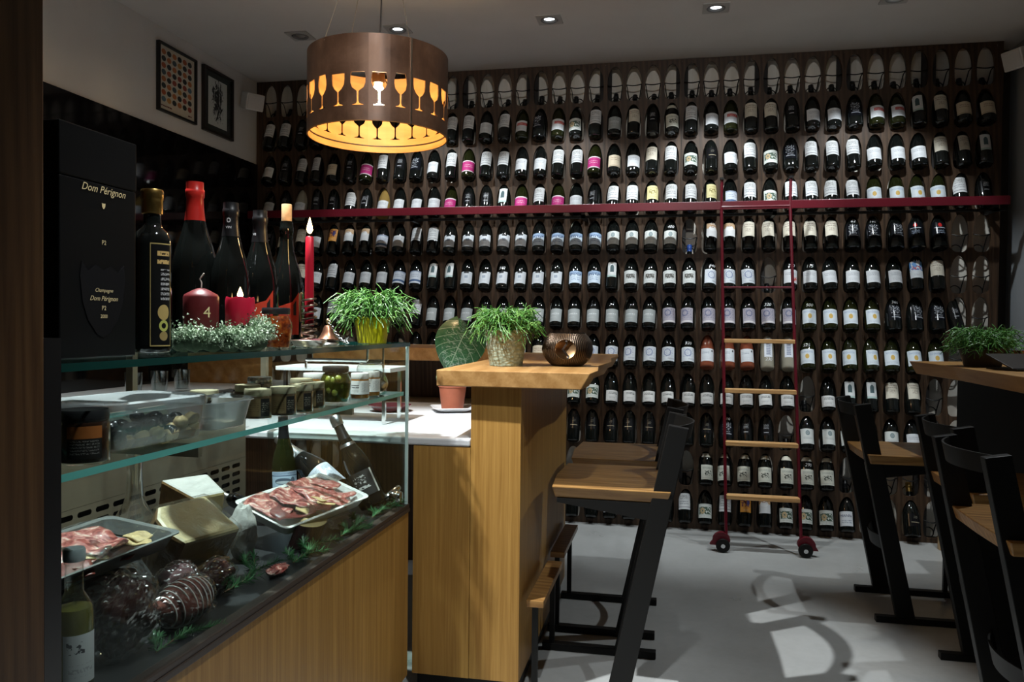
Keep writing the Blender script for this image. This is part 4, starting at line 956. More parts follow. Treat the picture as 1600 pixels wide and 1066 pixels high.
jar('preserve_jar', 'dark preserve jar half hidden by the black end frame of the case', (1.60, -3.715, ZS), .034, .079, PRES, GOLDLID, .84, .013, label_mat('label_dark_leaf', (.05, .05, .035), [('blot', .1, .1, .9, .9, (.16, .15, .08), 6, 6, .5)]), la=-48, lw=50)
def rrect(hx, hy, r, n=5):
    pts = []
    for cx, cy, a0 in ((hx - r, hy - r, 0), (-hx + r, hy - r, 90), (-hx + r, -hy + r, 180), (hx - r, -hy + r, 270)):
        for k in range(n): a = R(a0 + 90 * k / (n - 1)); pts.append((cx + r * math.cos(a), cy + r * math.sin(a)))
    return pts
def loft(mb, levels, r, cap0=True, cap1=False, n=5):
    base = len(mb.v); rings = [[(x, y, z) for x, y in rrect(hx, hy, r, n)] for hx, hy, z in levels]; m = len(rings[0])
    vs = [p for rg in rings for p in rg]; fs = []
    for i in range(len(rings) - 1):
        for k in range(m): k2 = (k + 1) % m; fs.append((i * m + k, i * m + k2, (i + 1) * m + k2, (i + 1) * m + k))
    if cap0: fs.append(tuple(reversed(range(m))))
    if cap1: fs.append(tuple((len(rings) - 1) * m + k for k in range(m)))
    return mb.add(vs, fs)
def lump(r, sx, sy, sz, amp, freq, seed, seg=16, rings=10, c=(0, 0, 0), M=None):
    mb = MB(); pr = [(math.sin(PI * k / rings), -math.cos(PI * k / rings)) for k in range(rings + 1)]; pr = [(max(1e-6, a), b) for a, b in pr]
    mb.lathe(pr, seg, close=False); M = M or Matrix.Identity(3)
    for i, v in enumerate(mb.v):
        q = Vector(v); d = 1 + amp * noise.noise(q * freq + Vector((seed * 7.3, seed * 1.7, 0))) + amp * .4 * noise.noise(q * freq * 2.7 + Vector((0, seed * 3.1, 5)))
        mb.v[i] = tuple(Vector(c) + M @ Vector((q.x * r * sx * d, q.y * r * sy * d, q.z * r * sz * d)))
    return mb
CREAM = plain('cream_cheese_curd', (.74, .55, .26), .55, var=.2, vscale=40); OLIVEB = plain('black_olive', (.012, .010, .014), .25); OILY = thin('yellow_oil', (.75, .52, .12), .05, .05, body=(.30, .17, .02), bodyfac=.45)
tub = thing('food_tub', 'big lidded clear plastic tub of black olives and cheese on glass shelf', 'food tub', (1.625, -3.475, ZS), R(-8))
mb = MB(); loft(mb, [(.070, .098, .001), (.074, .103, .004), (.080, .109, .062)], .022); mb.obj('tub_body', TUBPL, tub, True, angle=60)
mb = MB(); loft(mb, [(.083, .112, .060), (.0845, .1135, .063), (.0845, .1135, .076), (.080, .109, .079), (.074, .103, .0775)], .024, False, True); mb.obj('tub_lid', TUBLID, tub, True, angle=40)
mb = MB(); loft(mb, [(.068, .096, .003), (.071, .100, .016)], .02, True, True); mb.obj('oil', OILY, tub)
rnd = random.Random(5); mb = MB(); mc = MB()
for i in range(34):
    y = rnd.uniform(-.085, .09); x = rnd.uniform(-.05, .058); z = rnd.uniform(.014, .036)
    s = lump(.0125, 1, 1.15, .9, .05, 2, i, 10, 7, (x, y, z)); mb.add(s.v, s.f)
for i, (x, y, z) in enumerate(((.058, -.03, .014), (.062, .0, .018), (.060, .035, .012), (.058, .062, .030), (.054, .075, .016), (.060, .085, .034), (.055, -.06, .012), (.05, .05, .018), (.062, .02, .010), (.058, .088, .02))):
    s = lump(.0145, .8, 1.1, .8, .3, 2.2, i + 40, 12, 8, (x, y, z)); mc.add(s.v, s.f)
mb.obj('olive_mass', OLIVEB, tub, True); mc.obj('cheese_curd', CREAM, tub, True)
t2 = thing('open_tub', 'white open plastic tub with a bent peeled lid behind the olive tub', 'food tub', (1.648, -3.268, ZS), R(-8))
mb = MB(); loft(mb, [(.048, .052, .001), (.052, .056, .004), (.062, .066, .052), (.066, .070, .054), (.066, .070, .056), (.0615, .0655, .055), (.051, .055, .006)], .022); mb.obj('tub_body', TUBWH, t2, True, angle=60)
MB().add([(-.06, .02, .056), (.05, .03, .058), (.063, .068, .058), (-.06, .066, .057), (.0, .05, .066)], [(0, 1, 4), (1, 2, 4), (2, 3, 4), (3, 0, 4)]).obj('peeled_lid', TUBLID, t2, True)
mb = MB(); loft(mb, [(.05, .054, .004), (.053, .057, .014)], .02, True, True); mb.obj('remnants', plain('pale_salad_remnant', (.5, .38, .24), .6, var=.3, vscale=60), t2)
jj = [(1.585, -3.185, 'first gold-lidded brown spread jar, right behind the open white tub'), (1.669, -3.115, 'gold-lidded brown spread jar, second in the row from the open tub'), (1.692, -3.045, 'gold-lidded brown spread jar, third in the row from the open tub'), (1.694, -2.965, 'gold-lidded brown spread jar, fourth in the row from the open tub'), (1.687, -2.885, 'gold-lidded brown spread jar, standing closest to the green olive jar'), (1.59, -3.02, 'gold-lidded brown spread jar, behind the middle of the jar row'), (1.61, -2.79, 'gold-lidded brown spread jar, behind and beyond the olive jar'), (1.57, -2.93, 'open-topped steel-lidded spread jar, at the back of the jar row')]
for i, (x, y, lb) in enumerate(jj):
    jar('spread_jar', lb, (x, y, ZS), .030, .066 if i != 7 else .078, BROWN, GOLDLID if i != 7 else STEELLID, .80, .011, LABK, 'small jars with gold lids on the case shelf', la=-62, lw=52, lz=(.12, .70))
BRINE = thin('olive_brine', (.42, .42, .10), .05, .05, body=(.10, .10, .015), bodyfac=.5); GREENO = plain('green_olive', (.24, .26, .045), .25, var=.25, vscale=30)
oj = jar('olive_jar', 'jar of big green olives in brine with dark lid on glass shelf', (1.677, -2.728, ZS), .041, .096, BRINE, DARKLID, .80, .011, waist=True, lid_r=.034)
mb = MB(); rnd = random.Random(2)
for i in range(20):
    a = rnd.random() * 6.28; r = .030 * math.sqrt(rnd.random()) + .002; z = .012 + .058 * rnd.random()
    s = lump(.0105, 1, 1, 1.25, .03, 2, i, 10, 7, (r * math.cos(a) * .8, r * math.sin(a) * .8, z)); mb.add(s.v, s.f)
for i, (a, z) in enumerate(((-78, .058), (-55, .062), (-95, .036), (-100, .06), (-40, .045), (-70, .030), (-120, .05))):
    s = lump(.0115, 1, 1, 1.2, .03, 2, i + 30, 12, 8, (.0285 * math.cos(R(a)), .0285 * math.sin(R(a)), z)); mb.add(s.v, s.f)
mb.obj('olive_mass', GREENO, oj, True)
jar('honey_jar', 'white-lidded honey jar with white label, nearer the olive jar', (1.700, -2.617, ZS), .026, .072, AMB, WHITELID, .84, .013, LABW, 'white lidded honey jars', la=-65, lw=75, lz=(.2, .72))
jar('honey_jar', 'white-lidded honey jar with white label, second behind the first honey jar', (1.700, -2.535, ZS), .026, .072, AMB, WHITELID, .84, .013, LABW, 'white lidded honey jars', la=-65, lw=75, lz=(.2, .72))
jar('honey_jar', 'white-lidded amber jar without label, behind the green olive jar', (1.555, -2.60, ZS), .032, .068, AMB, WHITELID, .84, .013)
cj = thing('clip_jar', 'big swing-top glass jar tipped open near the end glass of the case', 'jar', (1.655, -2.425, ZS))
MB().lathe([(.034, 0), (.040, .003), (.042, .010), (.042, .072), (.038, .085), (.034, .090), (.036, .094)], 26, close=False).obj('glass_body', JARGLASS, cj, True)
MB().lathe([(.0, .003), (.038, .003), (.040, .010), (.040, .045), (.0, .045)], 24).obj('contents', plain('dark_berry_content', (.05, .02, .015), .4, var=.4, vscale=50), cj, True)
MB().lathe([(.0, -.004), (.030, -.004), (.034, .0), (.034, .004), (.026, .009), (.0, .010)], 24, (.034, -.026, .038), axis_to((.75, -.45, .35))).obj('glass_lid', STEELLID, cj, True)
mb = MB(); mb.tube([(.037 * math.cos(2 * PI * k / 24), .037 * math.sin(2 * PI * k / 24), .087) for k in range(25)], .0013, 5); mb.tube([(.037, 0, .087), (.045, -.012, .075), (.048, -.022, .055), (.04, -.03, .035)], .0013, 5); mb.obj('wire_bail', CHROME, cj, True)

# ------------------------------------------------------------------ food inside the case
ZF = .5985
HAM = NT('cured_ham'); _n = HAM.noise(HAM.coords('Object', (1, 1, 1)), 30, 5, .65, 1.6); HAM.bsdf(HAM.ramp(_n, [(.34, (.10, .012, .012)), (.46, (.32, .07, .06)), (.54, (.50, .20, .17)), (.62, (.68, .56, .47))]), .35); HAM = HAM.m
MUSH = plain('dried_mushroom', (.46, .34, .16), .6, var=.3, vscale=40); SALD = plain('dark_salami', (.14, .028, .022), .4, var=.4, vscale=50)
def slice_mb(w, d, seed, amp=.010, fold=0.):
    mb = MB(); n, m = 12, 8; vs, fs = [], []
    for j in range(m + 1):
        for i in range(n + 1):
            x = (i / n - .5) * w; y = (j / m - .5) * d; s = 1 - .22 * abs(2 * j / m - 1) ** 2 * random.Random(seed).uniform(.6, 1.2)
            z = amp * noise.noise(Vector((x * 28, y * 28, seed * 3.7))) + amp * .7 * math.sin(x * 60 + seed) * (.4 + fold)
            vs.append((x * s, y, z))
    for j in range(m):
        for i in range(n): k = j * (n + 1) + i; fs.append((k, k + 1, k + n + 2, k + n + 1))
    return mb.add(vs, fs)
def tray(label, loc, rot, hx, hy, tm, slices, seed, name='meat_tray', hgt=.028, filmtop=.02):
    t = thing(name, label, 'food tray', loc); t.rotation_euler = rot
    mb = MB(); loft(mb, [(hx * .86, hy * .9, 0), (hx * .9, hy * .93, .003), (hx, hy, hgt), (hx + .007, hy + .007, hgt + .002), (hx + .007, hy + .007, hgt + .004), (hx - .003, hy - .003, hgt + .002), (hx * .87, hy * .91, .004)], .018); mb.obj('tray_body', tm, t, True, angle=50)
    for i, (x, y, z, w, d, rz, m) in enumerate(slices):
        s = slice_mb(w, d, seed + i, .007, .3); o = s.obj('slice', m, t, True, angle=80); o.location = (x, y, z); o.rotation_euler = (random.uniform(-.12, .12), random.uniform(-.12, .12), rz)
        sm = o.modifiers.new('thick', 'SOLIDIFY'); sm.thickness = .0025
    mb = MB(); n = 14; vs, fs = [], []
    for j in range(n + 1):
        for i in range(n + 1):
            u, v = 2 * i / n - 1, 2 * j / n - 1; e = (1 - u ** 4) * (1 - v ** 4)
            vs.append((u * (hx + .004), v * (hy + .004), hgt + .006 + e * (filmtop + .008 * noise.noise(Vector((u * 3, v * 3, seed))))))
    for j in range(n):
        for i in range(n): k = j * (n + 1) + i; fs.append((k, k + 1, k + n + 2, k + n + 1))
    mb.add(vs, fs).obj('film_cover', FILM, t, True)
    return t
WTRAY = plain('white_foam_tray', (.74, .75, .73), .5); BTRAY = plain('grey_clear_tray', (.16, .17, .17), .25)
S = [(-.03, -.10, .030, .12, .09, .3, HAM), (.02, -.07, .026, .12, .08, 1.2, SALD), (-.02, -.02, .032, .12, .10, .2, HAM), (.035, .0, .026, .09, .08, .9, SALD), (-.025, .06, .034, .14, .10, -.2, HAM), (.03, .08, .028, .10, .10, .6, HAM), (.045, -.05, .030, .045, .03, .4, MUSH), (.05, .03, .032, .05, .028, 1.0, MUSH), (.02, .035, .036, .05, .03, .2, MUSH), (.04, .12, .028, .06, .04, .5, HAM), (-.04, .115, .034, .10, .06, 0., HAM)]
tray('white tray of sliced cured ham under film, lying on the cut cheese', (1.578, -2.712, .668), (R(4), R(15), R(-16)), .088, .158, WTRAY, S, 3)
S2 = [(-.03, -.09, .026, .13, .09, .2, HAM), (.0, -.03, .030, .14, .09, .1, HAM), (-.02, .04, .028, .13, .10, -.2, HAM), (.04, .03, .022, .09, .09, .8, SALD), (.05, .09, .024, .05, .03, .4, MUSH), (.045, -.07, .022, .08, .10, 1.1, SALD), (.03, .11, .026, .05, .04, 0, MUSH), (.055, -.02, .026, .05, .03, .9, MUSH)]
tray('dark tray of sliced ham in clear film at the near end of the case', (1.475, -3.415, .722), (R(2), R(5), R(-7)), .088, .155, BTRAY, S2, 20)

CHP = plain('cheese_paste_grey', (.46, .38, .22), .45, var=.14, vscale=24); CHY = plain('cheese_paste_yellow', (.70, .56, .28), .45, var=.1, vscale=30); RIND = plain('cheese_rind_brown', (.20, .11, .04), .7, var=.4, vscale=30, bump=.4, bscale=70); RINDW = plain('cheese_rind_white', (.40, .39, .37), .8, var=.15, vscale=25, bump=.6, bscale=60)
t = thing('cheese_wedge', 'big film-wrapped cheese half with brown rind in the middle of the case', 'cheese', (1.515, -3.12, ZF)); M = Rm('Z', -14) @ Rm('Y', 30)
pl = [(-.062, -.055), (-.03, -.082), (.02, -.090), (.062, -.075), (.066, .078), (-.062, .078)]
mb = MB(); c = (-.012, 0, .10); n = len(pl)
mb.prism(pl, -.060, .048, M, c); mb.mi = [1, 0] + [1, 1, 1, 0, 0, 0]; mb.obj('cheese_body', [CHP, RIND], t, bevel=.008)
mb = MB(); pp = [(x * 1.07, y * 1.07) for x, y in pl]; mb.prism(pp, -.066, .0545, M, c); mb.obj('plastic_wrap', FILM, t, True, bevel=.010, angle=30)
mb = MB().prism([(-.05, -.07), (.05, -.07), (.055, .06), (-.05, .06)], 0, .045, Rm('Z', -10), (.0, .0, .001)); mb.obj('lower_piece', [RIND], t, bevel=.006)
t = thing('cheese_wedge', 'pale cheese wedge with white crumbly rind behind the big wrapped cheese', 'cheese', (1.402, -2.935, ZF)); mb = MB(); M = Rm('Z', -30) @ Rm('Y', 14)
mb.prism([(-.065, -.06), (.06, -.035), (.055, .05), (-.065, .062)], -.16, .0, M, (0, 0, .168)); mb.mi = [0, 1, 0, 2, 1, 1]; mb.obj('cheese_body', [RIND, RINDW, CHY], t, bevel=.007)
mb = lump(.045, .75, .8, 1.45, .22, 2.4, 9, 22, 16, (0, 0, .066)); t = tag(mb.obj('wrapped_cheese', RINDW, None, True), 'white paper-wrapped cheese bundle standing between wrapped cheese and ham tray', 'cheese'); t.location = (1.54, -2.955, ZF)
t = thing('cheese_wedge', 'dark-rinded half cheese with cream cut face under the white ham tray', 'cheese', (1.63, -2.775, ZF)); M = Rm('Z', 8) @ Rm('Y', 22)
hp = [(.0 + .085 * math.sin(R(a)) * .62, .085 * math.cos(R(a))) for a in range(0, 181, 15)]
mb = MB(); mb.prism(hp, -.040, .026, M, (-.02, 0, .045)); mb.mi = [1, 0] + [1] * (len(hp) - 1) + [0]; mb.obj('cheese_body', [CHY, plain('dark_purple_rind', (.07, .03, .028), .4, var=.3, vscale=30)], t, bevel=.003)
mb = MB(); mb.prism([(x * 1.05 + .001, y * 1.05) for x, y in hp], -.044, .030, M, (-.02, 0, .045)); mb.obj('plastic_wrap', FILM, t, True)
DKMEAT = plain('dark_cured_meat', (.040, .014, .012), .85, var=.6, vscale=30, bump=.6, bscale=60, spec=.15)
def crinkle(r, s, seed, c, M):
    mb = lump(1., 1, 1, 1, .0, 1., 0, 64, 42)
    for i, v in enumerate(mb.v):
        q = Vector(v); o = Vector((seed * 7.3, seed * 1.7, 0))
        d = 1 + .24 * noise.noise(q * 1.7 + o) + .096 * noise.noise(q * 1.7 * 2.7 + Vector((0, seed * 3.1, 5)))
        d += .10 * (.5 - abs(noise.noise(q * 6. + o))) + .035 * (.5 - abs(noise.noise(Vector((q.x * 9, q.y * 22, q.z * 5)) + o))) + .03 * noise.noise(q * 16 + o) + .02
        mb.v[i] = tuple(Vector(c) + M @ Vector((q.x * r * s[0] * d, q.y * r * s[1] * d, q.z * r * s[2] * d)))
    return mb
def wrapped(label, loc, r, s, rz, ry, seed, name='wrapped_meat', cat='cured meat', nets=0, meat=None):
    t = thing(name, label, cat, loc); M = Rm('Z', rz) @ Rm('Y', ry)
    zz = r * max(abs((M @ Vector((s[0], 0, 0))).z), abs((M @ Vector((0, 0, s[2]))).z), s[1] * .0) * 1.0 + .004
    lump(r * .93, *s, .24, 1.7, seed, 30, 20, (0, 0, zz), M).obj('meat', meat or DKMEAT, t, True)
    crinkle(r * 1.03, s, seed, (0, 0, zz), M).obj('plastic_wrap', FILMH, t)
    if nets:
        NET = plain('white_net_string', (.66, .62, .58), .8); mb = MB()
        for k in range(nets):
            u = -.82 + 1.64 * k / (nets - 1); rr = r * math.sqrt(max(.02, 1 - u * u * .75)) * 1.0
            mb.tube([Vector((0, 0, zz)) + M @ Vector((rr * s[0] * .985 * math.cos(2 * PI * i / 20), rr * s[1] * .985 * math.sin(2 * PI * i / 20), u * r * s[2] * .93)) for i in range(21)], .0016, 5)
        mb.obj('net_string', NET, t, True)
    return t
wrapped('netted salami with white string rings lying in film near the case front', (1.655, -3.36, ZF), .042, (1, 1, 1.45), 80, 84, 2, 'netted_salami', nets=8, meat=plain('salami_red_brown', (.17, .05, .036), .8, var=.4, vscale=45, spec=.15))
wrapped('large dark meat joint in shiny crinkled film beside the liquor bottle', (1.645, -3.51, ZF), .056, (.86, 1.05, 1.22), 20, 8, 5)
wrapped('long dark wrapped meat under the near ham tray', (1.50, -3.42, ZF), .055, (1., 1.05, 2.1), 85, 88, 8)
wrapped('small purple wrapped meat between netted salami and brown cheese', (1.59, -3.285, ZF), .043, (1, 1, 1.1), 30, 30, 11, meat=plain('purple_meat', (.085, .042, .046), .85, var=.4, vscale=40, spec=.15))
wrapped('dark wrapped meat behind the fir twig in front of the cheese', (1.615, -3.19, ZF), .034, (1, .9, 1.7), 95, 86, 14)

FIR = leafgreen('fir_green', (.02, .07, .026), (.05, .16, .06), (.13, .30, .13)); STEM = plain('fir_stem', (.09, .05, .025), .8)
def sprig(label, loc, pts, ln, seed, step=.0032):
    rnd = random.Random(seed); t = thing('fir_twig', label, 'fir twig', loc, 0, None); P = [Vector(p) for p in pts]
    MB().tube(P, .0018, 6).obj('stem', STEM, t, True); mb = MB()
    br = [P]
    for k in range(4):
        i = rnd.randrange(0, len(P) - 1); q = P[i] + (P[i + 1] - P[i]) * rnd.random(); d = (P[-1] - P[0]).normalized(); s = d.cross(Vector((0, 0, 1))) * (1 if k % 2 else -1)
        br.append([q, q + (d * .6 + s * .7 + Vector((0, 0, .15))) * .035, q + (d * 1.1 + s * .9) * .05])
    for b in br:
        for a, c in zip(b, b[1:]):
            L = (c - a).length; d = (c - a).normalized(); n = max(2, int(L / step))
            for i in range(n):
                p = a + d * L * i / n
                for _ in range(3):
                    s = d.cross(Vector((rnd.gauss(0, 1), rnd.gauss(0, 1), rnd.gauss(0, 1)))).normalized(); e = p + (s * .85 + d * .6) * ln * rnd.uniform(.7, 1.1)
                    if e.z < .0005: e.z = .0005
                    w = s.cross(d) * .0011; mb.add([p - w, p + w, e + w * .3, e - w * .3], [(0, 1, 2, 3)])
    mb.obj('foliage', FIR, t); return t
sprig('dark green fir twig lying in front of the wrapped cheese', (1.665, -3.13, ZF + .012), [(-.02, -.075, .0), (.0, -.03, .012), (-.005, .02, .022), (-.03, .06, .04)], .018, 1)
sprig('bright green fir twig under the dark-rinded half cheese', (1.685, -2.92, ZF + .010), [(.0, -.06, .0), (.005, 0, .008), (.0, .06, .012)], .020, 2)
sprig('fir twig beside the far end of the white ham tray', (1.695, -2.64, ZF + .008), [(.0, -.09, .0), (.01, -.02, .008), (.0, .06, .010)], .018, 3)
sprig('fir twig between the shiny wrapped meat and netted salami', (1.69, -3.44, ZF + .006), [(.0, -.05, .0), (.005, .0, .006), (.0, .05, .0)], .015, 4)
sprig('short fir twig beside the chrome clamp of the case glass', (1.70, -2.47, ZF + .008), [(.0, -.05, .0), (.008, .0, .010), (.0, .04, .012)], .016, 6)
mb = lump(.05, 1.0, 1.6, .16, .5, 3., 21, 24, 12, (0, 0, .012)); t = tag(mb.obj('film_scrap', FILM, None, True), 'crumpled clear film scrap among the fir twigs near the clamp', 'plastic film'); t.location = (1.66, -2.585, ZF)
mb = lump(.025, .8, 1.5, .35, .35, 3., 25, 18, 10, (0, 0, .011)); t = tag(mb.obj('meat_offcut', HAM, None, True), 'small pink meat offcut beside the bright green fir twig', 'meat'); t.location = (1.675, -3.035, ZF)

LIQ = [(.0, .003), (.022, 0), (.027, .003), (.028, .010), (.028, .120), (.026, .136), (.018, .150), (.0135, .158), (.0125, .20), (.0145, .202), (.0145, .208)]
t = thing('liquor_bottle', 'clear bottle of yellow liqueur with grey cap at the near end of the case', 'liquor bottle', (1.655, -3.638, ZF))
MB().lathe(LIQ, 24, close=False).obj('glass_body', JARGLASS, t, True); MB().lathe([(.0, .004), (.0255, .004), (.0268, .010), (.0268, .118), (.0250, .134), (.0, .134)], 22).obj('liqueur', thin('yellow_liqueur', (.72, .62, .16), .05, .05, body=(.30, .27, .06), bodyfac=.5), t, True)
MB().lathe([(.0, .206), (.0155, .206), (.0160, .209), (.0160, .222), (.0145, .225), (.0, .225)], 20).obj('cap', plain('grey_cap', (.35, .38, .40), .4), t, True)
MB().patch(.0285, .022, .098, R(52), 12, 2, a0=R(-30)).obj('label', label_mat('label_liqueur_white', (.55, .57, .58), [('blot', .1, .62, .6, .86, (.06, .06, .07), 5, 7, .55), ('text', .15, .15, .9, .4, (.4, .4, .42), 14, 18, .5)]), t, True)
CAR = [(.0, .003), (.048, 0), (.056, .006), (.0575, .022), (.055, .060), (.042, .100), (.026, .126), (.0205, .146), (.0175, .20), (.0190, .245), (.020, .25)]
t = thing('glass_carafe', 'clear pear-shaped glass carafe before the vent grille in the case', 'carafe', (1.26, -2.975, ZF))
MB().lathe(CAR, 30, close=False).obj('glass_body', thin('carafe_glass', (.86, .86, .82), .20, .05, power=1.8, body=(.6, .58, .5), bodyfac=.10), t, True)
MB().lathe([(.0, .005), (.050, .005), (.055, .02), (.053, .056), (.0, .056)], 26).obj('liquid', thin('brown_liquid', (.55, .36, .2), .05, .05, body=(.12, .06, .025), bodyfac=.5), t, True)
FZ = label_mat('label_fish_blue', (.50, .62, .76), [('rect', 0, .80, 1, .84, (.1, .14, .25)), ('rect', 0, .0, 1, .30, (.70, .73, .75)), ('ell', .46, .58, .30, .14, (.10, .13, .18), 0), ('ell', .46, .54, .26, .06, (.55, .6, .66), 0), ('ell', .80, .58, .08, .17, (.10, .13, .18), 0), ('text', .08, .88, .92, .97, (.15, .2, .35), 50, 60, .4)])
t, M, f = place_bottle('wine_bottle', 'green bottle with pale blue fish label standing in the case', 'wine bottle', (1.405, -2.475, ZF), PROF['bg'], (BG['g'], FOIL), 8, 1.0, (-.06, .04, 1), group=None)
MB().patch(0, .055, .125, R(62), 12, 3, M=M, a0=R(-66), rf=lambda z: f(z) + .0008).obj('label', FZ, t, True, angle=80)
text_bent('lettering', 'FRITZ TISK', .0125, lambda z: f(z) + .0008, .066, plain('dark_blue_ink', (.05, .07, .13), .6), t, a0=R(-66), M=M)
CHG = bottle_glass('champagne_glass', (.006, .006, .006))
t, M, f = place_bottle('champagne_bottle', 'champagne bottle with silver label leaning far over in the case', 'champagne bottle', (1.60, -2.495, ZF + .058), PROF['ch'], (CHG, SILVF), 7, 1.02, (-.27, .085, .165), group=None)
MB().patch(0, .030, .115, R(62), 12, 3, M=M, a0=R(150), rf=lambda z: f(z) + .0009).obj('label', label_mat('label_silver_lace', (.50, .53, .60), [('blot', .05, .05, .95, .9, (.34, .36, .42), 24, 24, .5), ('text', .2, .5, .85, .75, (.75, .78, .82), 12, 12, .5)], .3), t, True, angle=80)
MB().patch(0, .030, .115, R(62), 12, 3, M=M, a0=R(-60), rf=lambda z: f(z) + .0009).obj('front_label', bpy.data.materials['label_silver_lace'], t, True, angle=80)
t, M, f = place_bottle('champagne_bottle', 'dark champagne bottle with silver neck foil leaning against the end glass', 'champagne bottle', (1.675, -2.435, ZF + .022), PROF['ch'], (CHG, plain('dark_neck_foil', (.06, .06, .07), .3, metal=.8)), 8, 1.0, (-.135, .012, .26), group=None)
MB().patch(0, .036, .112, R(58), 12, 3, M=M, a0=R(-75), rf=lambda z: f(z) + .0009).obj('label', label_mat('label_black_slate', (.022, .021, .021), [('rect', .93, 0, 1, 1, (.4, .38, .34)), ('blot', .25, .5, .7, .85, (.42, .40, .38), 12, 12, .55), ('text', .2, .25, .75, .42, (.5, .48, .46), 10, 14, .45)]), t, True, angle=80)
MB().patch(0, .198, .208, R(180), 28, 1, M=M, rf=lambda z: f(z) + .0012).obj('neck_band', SILVF, t, True); MB().lathe([(.0165, .268), (.0182, .270), (.0182, .297), (.016, .3015), (.0, .3018)], 24, M=M, close=False).obj('crown_foil', SILVF, t, True, angle=50)
t, M, f = place_bottle('small_bottle', 'small dark bottle with grey foil lying before the vent grille', 'bottle', (1.415, -2.62, ZF + .022), PROF['bx'], (CHG, SILVF), 7, .56, (-.9, -.12, .42), group=None)

# ------------------------------------------------------------------ behind the case
bc = thing('back_counter', 'dark service counter with pale top along the black panelled wall', 'counter', (.2, -2.3, 0))
bbox(bc, (-.086, -3.7, .0), (.42, -.62, .82)).obj('cabinet_body', DARKW, bc); bbox(bc, (-.087, -3.7, .821), (.445, -.60, .851)).obj('worktop', STONE, bc, bevel=.003)
t = thing('wooden_crate', 'oak box standing on the pale back counter near the far wall', 'crate', (.22, -.82, .852)); MB().b2((-.19, -.1, 0), (.19, -.088, .155)).b2((-.19, .088, 0), (.19, .1, .155)).b2((-.19, -.088, 0), (-.178, .088, .155)).b2((.178, -.088, 0), (.19, .088, .155)).obj('crate_sides', OAKX, t); MB().b2((-.178, -.088, 0), (.178, .088, .012)).obj('crate_floor', OAKX, t)
for i, (x, y, lb) in enumerate(((.335, -1.42, 'clear tumbler nearest the oak crate on the back counter'), (.31, -1.55, 'clear tumbler in the middle of three on the back counter'), (.27, -1.67, 'clear tumbler farthest from the oak crate on the back counter'))):
    t = thing('tumbler', lb, 'glass', (x, y, .852), 0, 'clear tumblers on the back counter'); MB().lathe([(.0, .001), (.030, .001), (.032, .006), (.037, .10), (.0355, .10), (.031, .012), (.0, .011)], 22).obj('glass_body', thin('tumbler_glass', (.84, .90, .90), .13, .02, power=2.2), t, True)
KRAFT = plain('crumpled_kraft', (.24, .165, .105), .85, var=.3, vscale=18)
mb = lump(.13, .8, 1.15, .62, .32, 2.6, 31, 30, 20, (0, 0, .075)); t = tag(mb.obj('paper_bag', KRAFT, None, False), 'crumpled brown paper bag on the back counter behind the case', 'paper bag'); t.location = (.27, -2.33, .853)
t = thing('coffee_cup', 'white cup with handle beside the crumpled paper bag', 'cup', (.30, -2.62, .852)); MB().lathe([(.0, 0), (.028, 0), (.032, .004), (.042, .085), (.0395, .085), (.03, .01), (.0, .009)], 24).obj('cup_body', WHITEPL, t, True); MB().tube([(.04, -.0, .07), (.062, -.008, .066), (.066, -.01, .045), (.056, -.006, .028), (.037, .0, .026)], .0045, 8).obj('handle', WHITEPL, t, True)
def knife(label, loc, rz, hm):
    t = thing('kitchen_knife', label, 'knife', loc, rz); MB().tube([(-.06, 0, .009), (-.03, 0, .0105), (.0, 0, .010), (.055, 0, .009)], [.007, .0095, .0085, .009], 10).obj('handle', hm, t, True)
    MB().prism([(.055, -.012), (.22, .010), (.20, .012), (.055, .012)], .0075, .0095).obj('blade', CHROME, t)
knife('knife with a black handle lying on the steel back ledge of the case', (1.192, -2.47, .9455), R(100), BLACKMET)
knife('knife with a red brown handle on the pale back counter', (.37, -1.86, .8525), R(70), plain('red_brown_handle', (.16, .04, .025), .45))
t = thing('metal_shelf', 'raised pale shelf with chrome rail on the white worktop', 'shelf', (1.36, -1.95, .816)); MB().b2((-.22, -.10, .185), (.22, .10, .20)).obj('shelf_plate', STONE, t, bevel=.002)
for x in (-.19, .19):
    for y in (-.08, .08): MB().b2((x - .006, y - .006, 0), (x + .006, y + .006, .185)).obj('foot', CHROME, t)
MB().tube([(-.10, -.10, .225), (.13, -.10, .225), (.135, -.10, .23), (.137, -.10, .30)], .006, 8).tube([(.19, -.09, .20), (.19, -.09, .30)], .004, 8).tube([(-.10, -.10, .20), (-.10, -.10, .225)], .005, 8).obj('chrome_rail', CHROME, t, True)
t = tag(MB().lathe([(.0, 0), (.05, 0), (.06, .003), (.088, .026), (.085, .027), (.055, .007), (.0, .006)], 32).obj('shallow_bowl', plain('plum_glaze', (.10, .02, .03), .25), smooth=True), 'shallow plum coloured dish on the white worktop behind the case', 'dish'); t.location = (1.42, -1.62, .816)

